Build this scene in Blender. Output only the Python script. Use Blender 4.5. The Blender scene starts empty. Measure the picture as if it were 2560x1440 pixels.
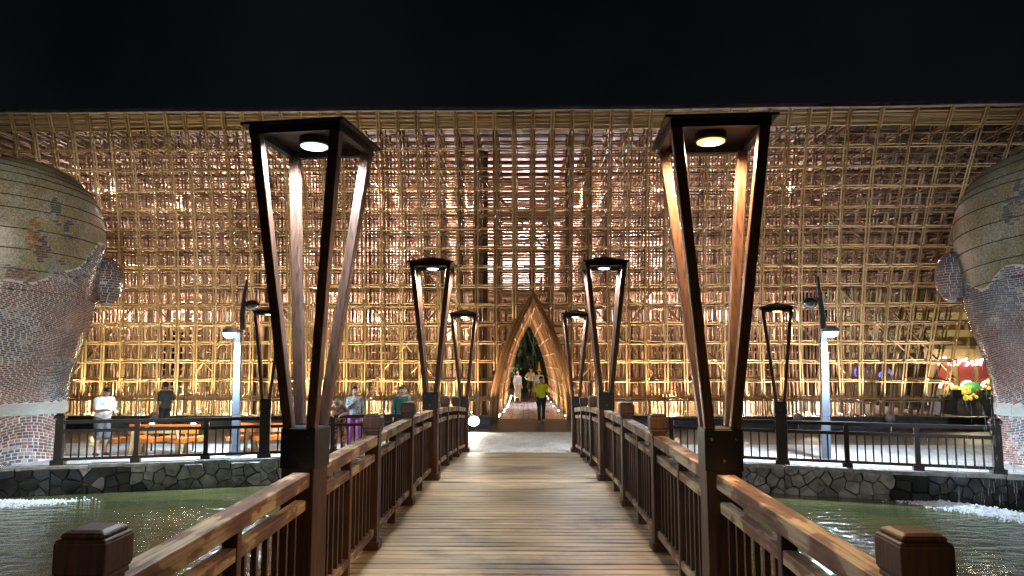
import bpy, math, random
import numpy as np
from mathutils import Vector, Matrix
random.seed(7); rng = np.random.default_rng(7)
R = math.radians
scene = bpy.context.scene
col = scene.collection

# ------------------------------------------------------------------ camera
CAM_H = 2.28
cam = bpy.data.cameras.new('camera'); cam.sensor_width = 36; cam.lens = 24.96
cam.clip_start = 0.05; cam.clip_end = 400
cam_o = bpy.data.objects.new('camera', cam); col.objects.link(cam_o)
cam_o.location = (0, 0, CAM_H)
cam_o.rotation_euler = (R(90 + 5.886), 0, R(0.9))
scene.camera = cam_o

# ------------------------------------------------------------------ night sky
w = bpy.data.worlds.new('World'); scene.world = w; w.use_nodes = True
nt = w.node_tree; nt.nodes.clear()
out = nt.nodes.new('ShaderNodeOutputWorld'); bg = nt.nodes.new('ShaderNodeBackground')
tc = nt.nodes.new('ShaderNodeTexCoord'); sep = nt.nodes.new('ShaderNodeSeparateXYZ')
rmp = nt.nodes.new('ShaderNodeValToRGB')
rmp.color_ramp.elements[0].position = 0.0; rmp.color_ramp.elements[0].color = (0.0040, 0.0049, 0.0068, 1)
rmp.color_ramp.elements[1].position = 0.6; rmp.color_ramp.elements[1].color = (0.0011, 0.0013, 0.0018, 1)
nt.links.new(tc.outputs['Generated'], sep.inputs[0]); nt.links.new(sep.outputs['Z'], rmp.inputs[0])
wn = nt.nodes.new('ShaderNodeTexNoise'); wn.inputs['Scale'].default_value = 2.2; wn.inputs['Detail'].default_value = 6; nt.links.new(tc.outputs['Generated'], wn.inputs['Vector'])
wr = nt.nodes.new('ShaderNodeValToRGB'); wr.color_ramp.elements[0].position = .35; wr.color_ramp.elements[0].color = (.55, .55, .55, 1); wr.color_ramp.elements[1].position = .75; wr.color_ramp.elements[1].color = (1.9, 1.8, 1.7, 1); nt.links.new(wn.outputs['Fac'], wr.inputs[0])
wm = nt.nodes.new('ShaderNodeMix'); wm.data_type = 'RGBA'; wm.blend_type = 'MULTIPLY'; wm.inputs[0].default_value = 1; nt.links.new(rmp.outputs[0], wm.inputs[6]); nt.links.new(wr.outputs[0], wm.inputs[7]); nt.links.new(wm.outputs[2], bg.inputs[0]); nt.links.new(bg.outputs[0], out.inputs[0])
bg.inputs[1].default_value = 1.0

# ------------------------------------------------------------------ render / exposure
scene.view_settings.view_transform = 'Standard'; scene.view_settings.look = 'None'
scene.view_settings.gamma = 1; scene.view_settings.exposure = 0.15
cy = scene.cycles
cy.use_denoising = True
cy.max_bounces = 6; cy.diffuse_bounces = 2; cy.glossy_bounces = 2; cy.transmission_bounces = 4
cy.sample_clamp_indirect = 4.0; cy.caustics_reflective = False; cy.caustics_refractive = False
cy.use_light_tree = True; cy.use_adaptive_sampling = False; cy.denoising_prefilter = 'NONE'

# ------------------------------------------------------------------ materials
def newmat(name, color, rough=0.6, metal=0.0, spec=None):
    m = bpy.data.materials.new(name); m.use_nodes = True
    b = m.node_tree.nodes['Principled BSDF']
    b.inputs['Base Color'].default_value = (*color, 1); b.inputs['Roughness'].default_value = rough
    b.inputs['Metallic'].default_value = metal
    if spec is not None: b.inputs['Specular IOR Level'].default_value = spec
    return m
def N(m, t, **kw):
    n = m.node_tree.nodes.new(t)
    for k, v in kw.items():
        if k in n.inputs: n.inputs[k].default_value = v
        else: setattr(n, k, v)
    return n
def L(m, a, b): m.node_tree.links.new(a, b)
def ramp(m, stops):
    n = N(m, 'ShaderNodeValToRGB'); e = n.color_ramp.elements
    while len(e) < len(stops): e.new(0.5)
    for el, (p, c) in zip(e, stops): el.position = p; el.color = (*c, 1)
    return n
def bump(m, src, strength=0.3, dist=0.02):
    b = m.node_tree.nodes['Principled BSDF']
    n = N(m, 'ShaderNodeBump', Strength=strength, Distance=dist); L(m, src, n.inputs['Height']); L(m, n.outputs[0], b.inputs['Normal'])
def noisemat(name, stops, scale=4.0, stretch=(1, 1, 1), rough=0.6, detail=6, bmp=0.2, rand=0.0, coord='Object', spec=None, metal=0, bdist=0.01, grain=None, gamt=.45):
    """noise-driven colour with optional per-object brightness change"""
    m = newmat(name, stops[0][1], rough, metal, spec); b = m.node_tree.nodes['Principled BSDF']
    tc = N(m, 'ShaderNodeTexCoord'); mp = N(m, 'ShaderNodeMapping'); mp.inputs['Scale'].default_value = stretch
    L(m, tc.outputs[coord], mp.inputs[0])
    src = mp.outputs[0]
    oi = N(m, 'ShaderNodeObjectInfo')
    if rand:
        ad = N(m, 'ShaderNodeVectorMath', operation='ADD'); cx = N(m, 'ShaderNodeMath', operation='MULTIPLY'); cx.inputs[1].default_value = 37.0
        L(m, oi.outputs['Random'], cx.inputs[0]); L(m, src, ad.inputs[0]); L(m, cx.outputs[0], ad.inputs[1]); src = ad.outputs[0]
    nz = N(m, 'ShaderNodeTexNoise', Scale=scale, Detail=detail); L(m, src, nz.inputs['Vector'])
    rp = ramp(m, stops); L(m, nz.outputs['Fac'], rp.inputs[0]); c = rp.outputs[0]
    if rand:
        hs = N(m, 'ShaderNodeHueSaturation'); mr = N(m, 'ShaderNodeMapRange'); mr.inputs['To Min'].default_value = 1 - rand; mr.inputs['To Max'].default_value = 1 + rand
        L(m, oi.outputs['Random'], mr.inputs[0]); L(m, mr.outputs[0], hs.inputs['Value']); L(m, c, hs.inputs['Color']); c = hs.outputs[0]
    if grain:
        m2 = N(m, 'ShaderNodeMapping'); m2.inputs['Scale'].default_value = grain; L(m, src if rand else tc.outputs[coord], m2.inputs[0])
        gz = N(m, 'ShaderNodeTexNoise', Scale=1.0, Detail=5); L(m, m2.outputs[0], gz.inputs['Vector']); gr = ramp(m, [(.32, (1 - gamt * 1.3,) * 3), (.5, (1, 1, 1)), (.7, (1 + gamt * .5,) * 3)]); L(m, gz.outputs['Fac'], gr.inputs[0])
        gx = N(m, 'ShaderNodeMix', data_type='RGBA', blend_type='MULTIPLY'); gx.inputs[0].default_value = 1; L(m, c, gx.inputs[6]); L(m, gr.outputs[0], gx.inputs[7]); c = gx.outputs[2]
        if bmp: bump(m, gz.outputs['Fac'], bmp * 1.5, .004)
    L(m, c, b.inputs['Base Color'])
    if bmp and not grain: bump(m, nz.outputs['Fac'], bmp, bdist)
    return m
def emit(name, color, strength):
    m = newmat(name, color, 0.5); b = m.node_tree.nodes['Principled BSDF']
    b.inputs['Emission Color'].default_value = (*color, 1); b.inputs['Emission Strength'].default_value = strength
    return m
M = {}
M['post'] = noisemat('dark_stained_wood', [(0.3, (0.035, 0.016, 0.011)), (0.55, (0.085, 0.036, 0.022)), (0.8, (0.15, 0.075, 0.045))], 9, (1, 1, .16), 0.58, bmp=.25, grain=(70, 70, 3))
M['rail'] = noisemat('worn_rail_wood', [(0.36, (0.095, 0.042, 0.028)), (0.49, (0.17, 0.085, 0.052)), (0.53, (0.35, 0.25, 0.15)), (0.75, (0.44, 0.34, 0.22))], 3.6, (1.8, .8, 1.8), 0.62, bmp=.3, detail=10, grain=(60, 3, 60))
M['plank'] = noisemat('deck_board_wood', [(0.28, (0.16, 0.10, 0.058)), (0.42, (0.32, 0.22, 0.125)), (0.6, (0.43, 0.31, 0.18)), (0.8, (0.49, 0.38, 0.245))], 2.4, (.7, 3.0, 1), 0.48, rand=.24, bmp=.35, detail=8, grain=(2.5, 60, 1), gamt=.35)
_m = M['plank']; _b = _m.node_tree.nodes['Principled BSDF']; _src = _b.inputs['Base Color'].links[0].from_socket
_g = N(_m, 'ShaderNodeNewGeometry'); _z = N(_m, 'ShaderNodeTexNoise', Scale=1.1, Detail=7, Roughness=.65); L(_m, _g.outputs['Position'], _z.inputs['Vector'])
_r = ramp(_m, [(.36, (.52, .47, .46)), (.47, (.92, .90, .88)), (.7, (1.08, 1.04, .96))]); L(_m, _z.outputs['Fac'], _r.inputs[0])
_x = N(_m, 'ShaderNodeMix', data_type='RGBA', blend_type='MULTIPLY'); _x.inputs[0].default_value = 1; L(_m, _src, _x.inputs[6]); L(_m, _r.outputs[0], _x.inputs[7]); L(_m, _x.outputs[2], _b.inputs['Base Color'])
M['ramp'] = noisemat('dark_ramp_wood', [(0.3, (0.035, 0.031, 0.030)), (0.7, (0.080, 0.070, 0.066))], 3, (.5, 6, 1), 0.42, rand=.2, bmp=.15)
M['black'] = noisemat('black_painted_metal', [(0.3, (0.008, 0.008, 0.008)), (0.7, (0.016, 0.014, 0.013))], 12, rough=0.5, bmp=.1)
M['leg'] = noisemat('lantern_leg_wood', [(0.3, (0.075, 0.038, 0.028)), (0.6, (0.14, 0.078, 0.055)), (0.85, (0.22, 0.145, 0.11))], 7, (1, 1, .12), 0.36, bmp=.2, grain=(70, 70, 3))
M['fence'] = noisemat('fence_dark_wood', [(0.3, (0.012, 0.009, 0.008)), (0.7, (0.032, 0.021, 0.017))], 8, (1, 1, .3), 0.4, bmp=.2)
def bamboo(name, stops, nodes=True, rough=.5):
    m = newmat(name, stops[1][1], rough); b = m.node_tree.nodes['Principled BSDF']
    g = N(m, 'ShaderNodeNewGeometry'); oi = N(m, 'ShaderNodeObjectInfo'); a = N(m, 'ShaderNodeMath', operation='ADD'); fr = N(m, 'ShaderNodeMath', operation='FRACT')
    L(m, g.outputs['Random Per Island'], a.inputs[0]); L(m, oi.outputs['Random'], a.inputs[1]); L(m, a.outputs[0], fr.inputs[0])
    nz = N(m, 'ShaderNodeTexNoise', Scale=2.3, Detail=4); mx = N(m, 'ShaderNodeMath', operation='MULTIPLY_ADD')
    L(m, nz.outputs['Fac'], mx.inputs[0]); mx.inputs[1].default_value = .9; 
    h = N(m, 'ShaderNodeMath', operation='MULTIPLY_ADD'); h.inputs[1].default_value = .62; h.inputs[2].default_value = -.26
    L(m, fr.outputs[0], h.inputs[0]); L(m, h.outputs[0], mx.inputs[2])
    rp = ramp(m, stops); L(m, mx.outputs[0], rp.inputs[0]); L(m, rp.outputs[0], b.inputs['Base Color'])
    return m
M['bamboo'] = bamboo('bamboo_cane', [(0.1, (0.20, 0.115, 0.058)), (0.45, (0.42, 0.29, 0.155)), (0.8, (0.58, 0.45, 0.26))])
M['bamboo_in'] = bamboo('inner_bamboo_cane', [(0.1, (0.12, 0.066, 0.042)), (0.45, (0.33, 0.215, 0.14)), (0.8, (0.52, 0.39, 0.27))])  # inner canes, darker and less yellow than those of the facade
M['bamboo_arch'] = bamboo('arch_bamboo_cane', [(0.1, (0.17, 0.075, 0.035)), (0.45, (0.33, 0.18, 0.085)), (0.8, (0.48, 0.30, 0.15))])
M['lash'] = newmat('pale_lashing_cane', (0.72, 0.58, 0.34), .5)
M['log'] = noisemat('timber_log', [(0.3, (0.06, 0.035, 0.02)), (0.7, (0.16, 0.10, 0.055))], 6, (1, 1, .2), .6)
M['paver'] = noisemat('pale_paver', [(0.3, (.50, .50, .50)), (0.7, (.66, .66, .65))], 5, rough=.6, rand=.12, bmp=.2)
def brickmat(name, c1, c2, mortar, bw, rh, rough=.6, ms=.012):
    m = newmat(name, c1, rough); b = m.node_tree.nodes['Principled BSDF']
    tc = N(m, 'ShaderNodeTexCoord'); br = N(m, 'ShaderNodeTexBrick'); br.inputs['Color1'].default_value = (*c1, 1); br.inputs['Color2'].default_value = (*c2, 1); br.inputs['Mortar'].default_value = (*mortar, 1)
    br.inputs['Scale'].default_value = 1; br.inputs['Mortar Size'].default_value = ms; br.inputs['Brick Width'].default_value = bw; br.inputs['Row Height'].default_value = rh
    L(m, tc.outputs['Object'], br.inputs['Vector'])
    nz = N(m, 'ShaderNodeTexNoise', Scale=1.3, Detail=6); mx = N(m, 'ShaderNodeMix', data_type='RGBA', blend_type='MULTIPLY'); mx.inputs[0].default_value = .7
    rp = ramp(m, [(0.3, (.55, .55, .55)), (0.7, (1, 1, 1))]); L(m, tc.outputs['Object'], nz.inputs['Vector']); L(m, nz.outputs['Fac'], rp.inputs[0])
    L(m, br.outputs['Color'], mx.inputs[6]); L(m, rp.outputs[0], mx.inputs[7]); L(m, mx.outputs[2], b.inputs['Base Color'])
    bump(m, br.outputs['Fac'], -.4, .01)
    return m
M['plaza'] = brickmat('plaza_paving', (.55, .55, .55), (.66, .66, .65), (.30, .30, .30), .22, .29)
M['dark_pave'] = brickmat('charcoal_paving', (.055, .058, .066), (.085, .088, .098), (.03, .03, .033), .6, .3, .45)
M['tunnel_floor'] = brickmat('tunnel_paving', (.34, .30, .32), (.55, .51, .53), (.17, .14, .15), .42, .2, .25)
M['inner_floor'] = noisemat('lattice_floor', [(0.3, (.16, .13, .10)), (0.7, (.30, .25, .19))], 6, rough=.8)
M['plinth'] = noisemat('plinth_stone', [(0.3, (.055, .06, .068)), (0.7, (.12, .13, .145))], 5, rough=.5)
M['steel_plate'] = noisemat('dull_plate', [(0.3, (.10, .11, .12)), (0.7, (.18, .19, .20))], 3, rough=.25, metal=.6)
M['stone'] = noisemat('grey_wall_stone', [(0.25, (.10, .10, .105)), (0.5, (.26, .26, .262)), (0.75, (.42, .415, .41))], 6, rough=.75, rand=.4, bmp=.6, bdist=.02)
M['mortar'] = newmat('wet_wall_mortar', (.018, .018, .018), .6)
M['wet'] = noisemat('wet_black_stone', [(0.3, (.010, .010, .011)), (0.7, (.035, .036, .037))], 4, rough=.3, bmp=.6, bdist=.02)
M['coping'] = noisemat('rough_coping', [(0.3, (.18, .18, .175)), (0.7, (.44, .44, .43))], 7, rough=.7, bmp=.5)
M['mosaic'] = None
def mosaic():
    m = newmat('sand_mosaic', (.4, .33, .2), .38); b = m.node_tree.nodes['Principled BSDF']
    tc = N(m, 'ShaderNodeTexCoord'); v = N(m, 'ShaderNodeTexVoronoi', Scale=34); v2 = N(m, 'ShaderNodeTexVoronoi', Scale=34, feature='DISTANCE_TO_EDGE')
    nz = N(m, 'ShaderNodeTexNoise', Scale=1.1, Detail=8); L(m, tc.outputs['Object'], nz.inputs['Vector']); L(m, tc.outputs['Object'], v.inputs['Vector']); L(m, tc.outputs['Object'], v2.inputs['Vector'])
    r1 = ramp(m, [(0.25, (.22, .165, .09)), (0.5, (.38, .31, .19)), (0.75, (.46, .43, .34))]); L(m, nz.outputs['Fac'], r1.inputs[0])
    hs = N(m, 'ShaderNodeHueSaturation'); mr = N(m, 'ShaderNodeMapRange'); mr.inputs['To Min'].default_value = .62; mr.inputs['To Max'].default_value = 1.3
    sx = N(m, 'ShaderNodeSeparateColor'); L(m, v.outputs['Color'], sx.inputs[0]); L(m, sx.outputs[0], mr.inputs[0]); L(m, mr.outputs[0], hs.inputs['Value']); L(m, r1.outputs[0], hs.inputs['Color'])
    rg = ramp(m, [(0.0, (.35, .35, .35)), (0.12, (1, 1, 1))]); L(m, v2.outputs['Distance'], rg.inputs[0])
    mx = N(m, 'ShaderNodeMix', data_type='RGBA', blend_type='MULTIPLY'); mx.inputs[0].default_value = 1; L(m, hs.outputs[0], mx.inputs[6]); L(m, rg.outputs[0], mx.inputs[7]); L(m, mx.outputs[2], b.inputs['Base Color'])
    bump(m, v2.outputs['Distance'], .25, .01)
    return m
M['mosaic'] = mosaic()
M['grout'] = noisemat('pale_grout', [(0.3, (.56, .52, .49)), (0.7, (.76, .72, .68))], 3, rough=.7)
for nm, c in dict(tile_plum=(.16, .095, .10), tile_red=(.27, .14, .125), tile_slate=(.115, .115, .145), tile_grey=(.33, .30, .30), tile_brown=(.20, .135, .11), tile_rust=(.32, .15, .06)).items():
    M[nm] = noisemat(nm, [(0.3, tuple(x * .75 for x in c)), (0.7, tuple(x * 1.3 for x in c))], 9, rough=.22, bmp=.08, rand=.2)
M['band'] = noisemat('grey_band_stone', [(0.3, (.34, .36, .35)), (0.7, (.50, .52, .50))], 8, (1, 1, 6), rough=.5)
M['seam'] = newmat('dark_seam', (.03, .028, .02), .8)
M['steel'] = newmat('brushed_steel', (.62, .63, .64), .25, 1)
M['pole_paint'] = noisemat('grey_blue_pole_paint', [(0.3, (.12, .145, .185)), (0.72, (.18, .205, .25)), (0.8, (.20, .14, .09))], 6, rough=.4)
M['dark_pole'] = newmat('charcoal_pole_paint', (.05, .055, .06), .45)
M['orange'] = newmat('orange_slat_paint', (.62, .17, .02), .5)
M['tan_wood'] = noisemat('tan_bench_wood', [(0.3, (.28, .18, .08)), (0.7, (.45, .31, .16))], 6, (1, 1, .3), .5)
M['roof'] = noisemat('roof_edge_grey', [(0.3, (.12, .105, .11)), (0.7, (.22, .20, .205))], 3, rough=.7)
M['hall'] = noisemat('pale_hall_lining', [(0.3, (.44, .30, .26)), (0.7, (.66, .52, .47))], 4, (1, 1, 8), .7)
M['led_cool'] = emit('cool_led', (0.86, 0.97, 1.0), 30)
M['led_neutral'] = emit('neutral_led', (1.0, 0.98, 0.90), 30)
M['led_warm'] = emit('warm_led', (1.0, 0.72, 0.30), 30)
M['led_cool_ring'] = emit('cool_led_glow', (.62, .85, .95), 1.4); M['led_neutral_ring'] = emit('neutral_led_glow', (1, .9, .7), 1.4); M['led_warm_ring'] = emit('warm_led_glow', (1, .62, .2), 1.5)
M['led_street'] = emit('street_led', (0.72, 0.88, 1.0), 22)
M['glow_dot'] = emit('ground_light_lens', (1.0, 0.95, 0.85), 9)
def water():
    m = newmat('pond_water', (.048, .062, .018), .07); b = m.node_tree.nodes['Principled BSDF']; b.inputs['IOR'].default_value = 1.33
    tc = N(m, 'ShaderNodeTexCoord'); mp = N(m, 'ShaderNodeMapping'); mp.inputs['Scale'].default_value = (.8, 1.7, 1); L(m, tc.outputs['Object'], mp.inputs[0])
    n1 = N(m, 'ShaderNodeTexNoise', Scale=3.2, Detail=5, Roughness=.55, Distortion=.6); L(m, mp.outputs[0], n1.inputs['Vector'])
    n2 = N(m, 'ShaderNodeTexNoise', Scale=.8, Detail=3); L(m, mp.outputs[0], n2.inputs['Vector'])
    r1 = ramp(m, [(0.3, (.042, .050, .020)), (0.7, (.100, .098, .038))]); L(m, n2.outputs['Fac'], r1.inputs[0]); L(m, r1.outputs[0], b.inputs['Base Color'])
    bump(m, n1.outputs['Fac'], .8, .05)
    return m
M['water'] = water()
def foam():
    m = newmat('white_foam', (.8, .85, .9), .3); b = m.node_tree.nodes['Principled BSDF']; b.inputs['Subsurface Weight'].default_value = 0
    return m
M['foam'] = foam()
M['drops'] = newmat('falling_drops', (.8, .85, .9), .1); M['drops'].node_tree.nodes['Principled BSDF'].inputs['Transmission Weight'].default_value = .6
def leafmat(name, c, rough=.45):
    m = newmat(name, c, rough); b = m.node_tree.nodes['Principled BSDF']; g = N(m, 'ShaderNodeNewGeometry'); rp = ramp(m, [(0, tuple(x * .5 for x in c)), (1, tuple(x * 1.7 for x in c))])
    L(m, g.outputs['Random Per Island'], rp.inputs[0]); L(m, rp.outputs[0], b.inputs['Base Color'])
    return m
M['leaf'] = leafmat('grove_leaf', (.05, .085, .045)); M['culm'] = noisemat('green_culm', [(0.3, (.05, .07, .03)), (0.7, (.12, .13, .06))], 4, rough=.5)

# ------------------------------------------------------------------ mesh helpers
class MB:
    def __init__(s): s.v = []; s.f = []; s.m = []; s.sm = False
    def add(s, vs, fs, mi=0):
        o = len(s.v); s.v.extend([tuple(p) for p in vs]); s.f.extend([tuple(i + o for i in f) for f in fs]); s.m.extend([mi] * len(fs))
    def box(s, c, d, mi=0, rot=None, taper=None):
        x, y, z = d[0] / 2, d[1] / 2, d[2] / 2; t = taper or 1.0
        P = [Vector((-x, -y, -z)), Vector((x, -y, -z)), Vector((x, y, -z)), Vector((-x, y, -z)), Vector((-x * t, -y * t, z)), Vector((x * t, -y * t, z)), Vector((x * t, y * t, z)), Vector((-x * t, y * t, z))]
        if rot is not None: P = [rot @ p for p in P]
        c = Vector(c); s.add([p + c for p in P], [(3, 2, 1, 0), (4, 5, 6, 7), (0, 1, 5, 4), (1, 2, 6, 5), (2, 3, 7, 6), (3, 0, 4, 7)], mi); return s
    def bar(s, a, b, wx, wy=None, mi=0, up=(0, 0, 1), w2=None):
        """rectangular bar from a to b"""
        a = Vector(a); b = Vector(b); wy = wy or wx; t = (b - a).normalized(); up = Vector(up)
        if abs(t.dot(up)) > .98: up = Vector((0, 1, 0))
        u = t.cross(up).normalized(); v = u.cross(t).normalized(); P = []
        for p, k in ((a, 1), (b, w2 or 1)):
            for (i, j) in ((-1, -1), (1, -1), (1, 1), (-1, 1)): P.append(p + u * (i * wx / 2 * k) + v * (j * wy / 2 * k))
        s.add(P, [(3, 2, 1, 0), (4, 5, 6, 7), (0, 1, 5, 4), (1, 2, 6, 5), (2, 3, 7, 6), (3, 0, 4, 7)], mi); return s
    def tube(s, pts, r, n=6, mi=0, cap=True):
        pts = [Vector(p) for p in pts]; k = len(pts); rs = r if isinstance(r, (list, tuple)) else [r] * k
        vs = []; ref = None
        for i, p in enumerate(pts):
            t = (pts[min(i + 1, k - 1)] - pts[max(i - 1, 0)]).normalized()
            if ref is None: ref = Vector((0, 0, 1)) if abs(t.z) < .9 else Vector((1, 0, 0))
            u = t.cross(ref).normalized(); v = t.cross(u).normalized(); ref = u.cross(t)
            for j in range(n):
                a = 2 * math.pi * j / n; vs.append(p + (u * math.cos(a) + v * math.sin(a)) * rs[i])
        fs = [(i * n + j, i * n + (j + 1) % n, (i + 1) * n + (j + 1) % n, (i + 1) * n + j) for i in range(k - 1) for j in range(n)]
        if cap: fs += [tuple(range(n))[::-1], tuple((k - 1) * n + j for j in range(n))]
        s.add(vs, fs, mi); return s
    def lathe(s, prof, n=24, c=(0, 0, 0), mi=0, a0=0, a1=2 * math.pi, sx=1, sy=1):
        full = abs(a1 - a0 - 2 * math.pi) < 1e-6; m = n if full else n + 1
        vs = [(c[0] + r * math.cos(a0 + (a1 - a0) * j / n) * sx, c[1] + r * math.sin(a0 + (a1 - a0) * j / n) * sy, c[2] + z) for r, z in prof for j in range(m)]
        fs = [(i * m + j, i * m + (j + 1) % m, (i + 1) * m + (j + 1) % m, (i + 1) * m + j) for i in range(len(prof) - 1) for j in range(n)]
        s.add(vs, fs, mi); return s
    def mesh(s, name, mats, smooth=False):
        me = bpy.data.meshes.new(name); me.from_pydata(s.v, [], s.f)
        for m in (mats if isinstance(mats, (list, tuple)) else [mats]): me.materials.append(M[m] if isinstance(m, str) else m)
        if any(s.m): me.polygons.foreach_set('material_index', s.m)
        if smooth: me.polygons.foreach_set('use_smooth', [True] * len(s.f))
        me.update(); return me
    def build(s, name, mats, parent=None, smooth=False, loc=None):
        return link(name, s.mesh(name, mats, smooth), parent, loc)
def link(name, me, parent=None, loc=None):
    o = bpy.data.objects.new(name, me); col.objects.link(o)
    if parent is not None: o.parent = parent
    if loc is not None: o.location = loc
    return o
def tag(o, label=None, cat=None, group=None, kind=None):
    if label: o['label'] = label
    if cat: o['category'] = cat
    if group: o['group'] = group
    if kind: o['kind'] = kind
    return o
def empty(name, loc=(0, 0, 0), rz=0, label=None, cat=None, group=None):
    o = bpy.data.objects.new(name, None); col.objects.link(o); o.location = loc; o.rotation_euler = (0, 0, rz); o.empty_display_size = .2
    return tag(o, label, cat, group)
def copy_tree(o, parent=None):
    c = o.copy(); col.objects.link(c); c.parent = parent
    for ch in list(o.children): copy_tree(ch, c)
    return c
def lamp(kind, name, loc, energy, color, parent=None, radius=.1, target=None, cone=150, blend=.5):
    l = bpy.data.lights.new(name, kind); l.energy = energy; l.color = color; l.shadow_soft_size = radius
    if kind == 'SPOT': l.spot_size = R(cone); l.spot_blend = blend
    o = bpy.data.objects.new(name, l); col.objects.link(o); o.location = loc
    if target is not None:
        d = Vector(target) - Vector(loc); o.rotation_euler = d.to_track_quat('-Z', 'Y').to_euler()
    if parent is not None: o.parent = parent
    return o
COOL = (.80, .92, 1.0); NEUT = (1.0, .93, .80); WARM = (1.0, .66, .30); STREET = (.70, .86, 1.0)

# ================================================================== SETTING
def deck_z(y): return 0.0 if y > 18.2 else (.45 - .45 * ((y - 8) / 10.2) ** 2 if y > 8 else .45 - .06 * ((8 - y) / 5.6) ** 2)
def deck_slope(y): return (deck_z(y + .01) - deck_z(y - .01)) / .02 if y < 18.1 else -.088
BANK_L = [(-40, 7.0), (-16, 14.1), (-10.26, 15.81), (-6.14, 17.04), (-1.62, 18.35)]
BANK_R = [(1.46, 18.35), (3.2, 17.2), (5.72, 16.12), (9.59, 14.79), (16, 12.6), (40, 4.5)]
WATER_Z = -.58
# far ground sheet, the pond, the plaza
g = MB(); g.add([(-300, -120, -1.6), (300, -120, -1.6), (300, 330, -1.6), (-300, 330, -1.6)], [(0, 1, 2, 3)]); tag(g.build('ground', 'inner_floor'), kind='structure')
g = MB(); g.add([(-60, -40, WATER_Z), (60, -40, WATER_Z), (60, 19, WATER_Z), (-60, 19, WATER_Z)], [(0, 1, 2, 3)]); tag(g.build('water', 'water'), kind='structure')
edge = [(x, y - .28) for x, y in BANK_L] + [(x, y - .28) for x, y in BANK_R]
g = MB(); n = len(edge)
g.add([(x, y, 0) for x, y in edge] + [(x, 60 if abs(x) > 20 else 24.6, 0) for x, y in edge], [(i, i + 1, n + i + 1, n + i) for i in range(n - 1)])
plaza = tag(g.build('plaza', 'plaza'), kind='structure')
pm = [MB().box((0, 0, 0), (.208, .278, .03)).mesh('paver', 'paver') for _ in range(1)][0]
for r in range(17):
    for c in range(15):
        x = -1.62 + c * .22 + (.11 if r % 2 else 0); y = 18.52 + r * .29
        if x > 1.62 or y > 23.2: continue
        o = link('paver', pm, plaza, (x, y, -.008 + random.uniform(-.002, .002)))
g = MB(); g.add([(-90, 22, -.006), (90, 22, -.006), (90, 130, -.006), (-90, 130, -.006)], [(0, 1, 2, 3)]); tag(g.build('rear_pavement', 'dark_pave'), kind='structure')
g = MB(); g.box((0, -21.6, -.62), (120, 36.8, 1.8)); tag(g.build('near_bank_pavement', 'dark_pave'), kind='structure')
# charcoal paving strips on both sides and the plinth below the bamboo
for sgn, x0, x1 in ((-1, -40, -2.1), (1, 2.0, 30)):
    g = MB(); g.add([(x0, 19.9, .004), (x1, 19.9, .004), (x1, 24.6, .004), (x0, 24.6, .004)], [(0, 1, 2, 3)]); tag(g.build('paved_strip', 'dark_pave'), kind='structure')
g = MB(); g.box((-21.1, 33.3, .17), (40, 17.4, .34)); tag(g.build('platform', 'inner_floor'), kind='structure')
g = MB(); g.box((8.7, 33.3, .17), (13.8, 17.4, .34)); tag(g.build('platform', 'inner_floor'), kind='structure')
g = MB(); g.box((.33, 38.2, .12), (2.9, 25.6, .24)); tag(g.build('path', 'tunnel_floor'), kind='structure')
def plinth(x0, x1, label):
    e = empty('plinth_wall', ((x0 + x1) / 2, 24.5, 0), 0, label, 'wall')
    MB().box((0, 0, .15), (x1 - x0, .2, .30)).build('wall_body', 'plinth', e)
    MB().box((0, .02, .36), (x1 - x0 + .06, .34, .11)).build('wall_cap', 'dark_pave', e)
plinth(-41, -1.15, 'long low charcoal stone plinth wall behind the orange benches'); plinth(1.83, 15.6, 'low charcoal stone plinth wall under the bamboo on the sign side')
# ramp to the archway
ramp_e = empty('entrance_ramp', (.33, 23.3, 0), 0, 'dark glossy timber ramp leading up into the pointed archway', 'ramp')
rm = MB().box((0, 0, 0), (2.9, .132, .04)).mesh('ramp_board', 'ramp')
for i in range(15):
    t = (i + .5) / 15; o = link('ramp_board', rm, ramp_e, (0, t * 2.1, .0 + t * .235)); o.rotation_euler = (math.atan(.235 / 2.1), 0, 0)
sb = MB()
for sx in (-1.42, 1.42): sb.bar((sx, 0, .03), (sx, 2.1, .265), .07, .06)
sb.build('edge_strip', 'ramp', ramp_e)
e = empty('cover_plate', (-1.65, 24.2, 0), 0, 'dull grey metal cover plate beside the ramp below the archway', 'plate')
MB().box((0, 0, .10), (1.05, 1.7, .04), rot=Matrix.Rotation(.09, 3, 'X')).build('plate', 'steel_plate', e); MB().box((0, 0, .03), (.95, 1.5, .06)).build('frame', 'plinth', e)

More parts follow.
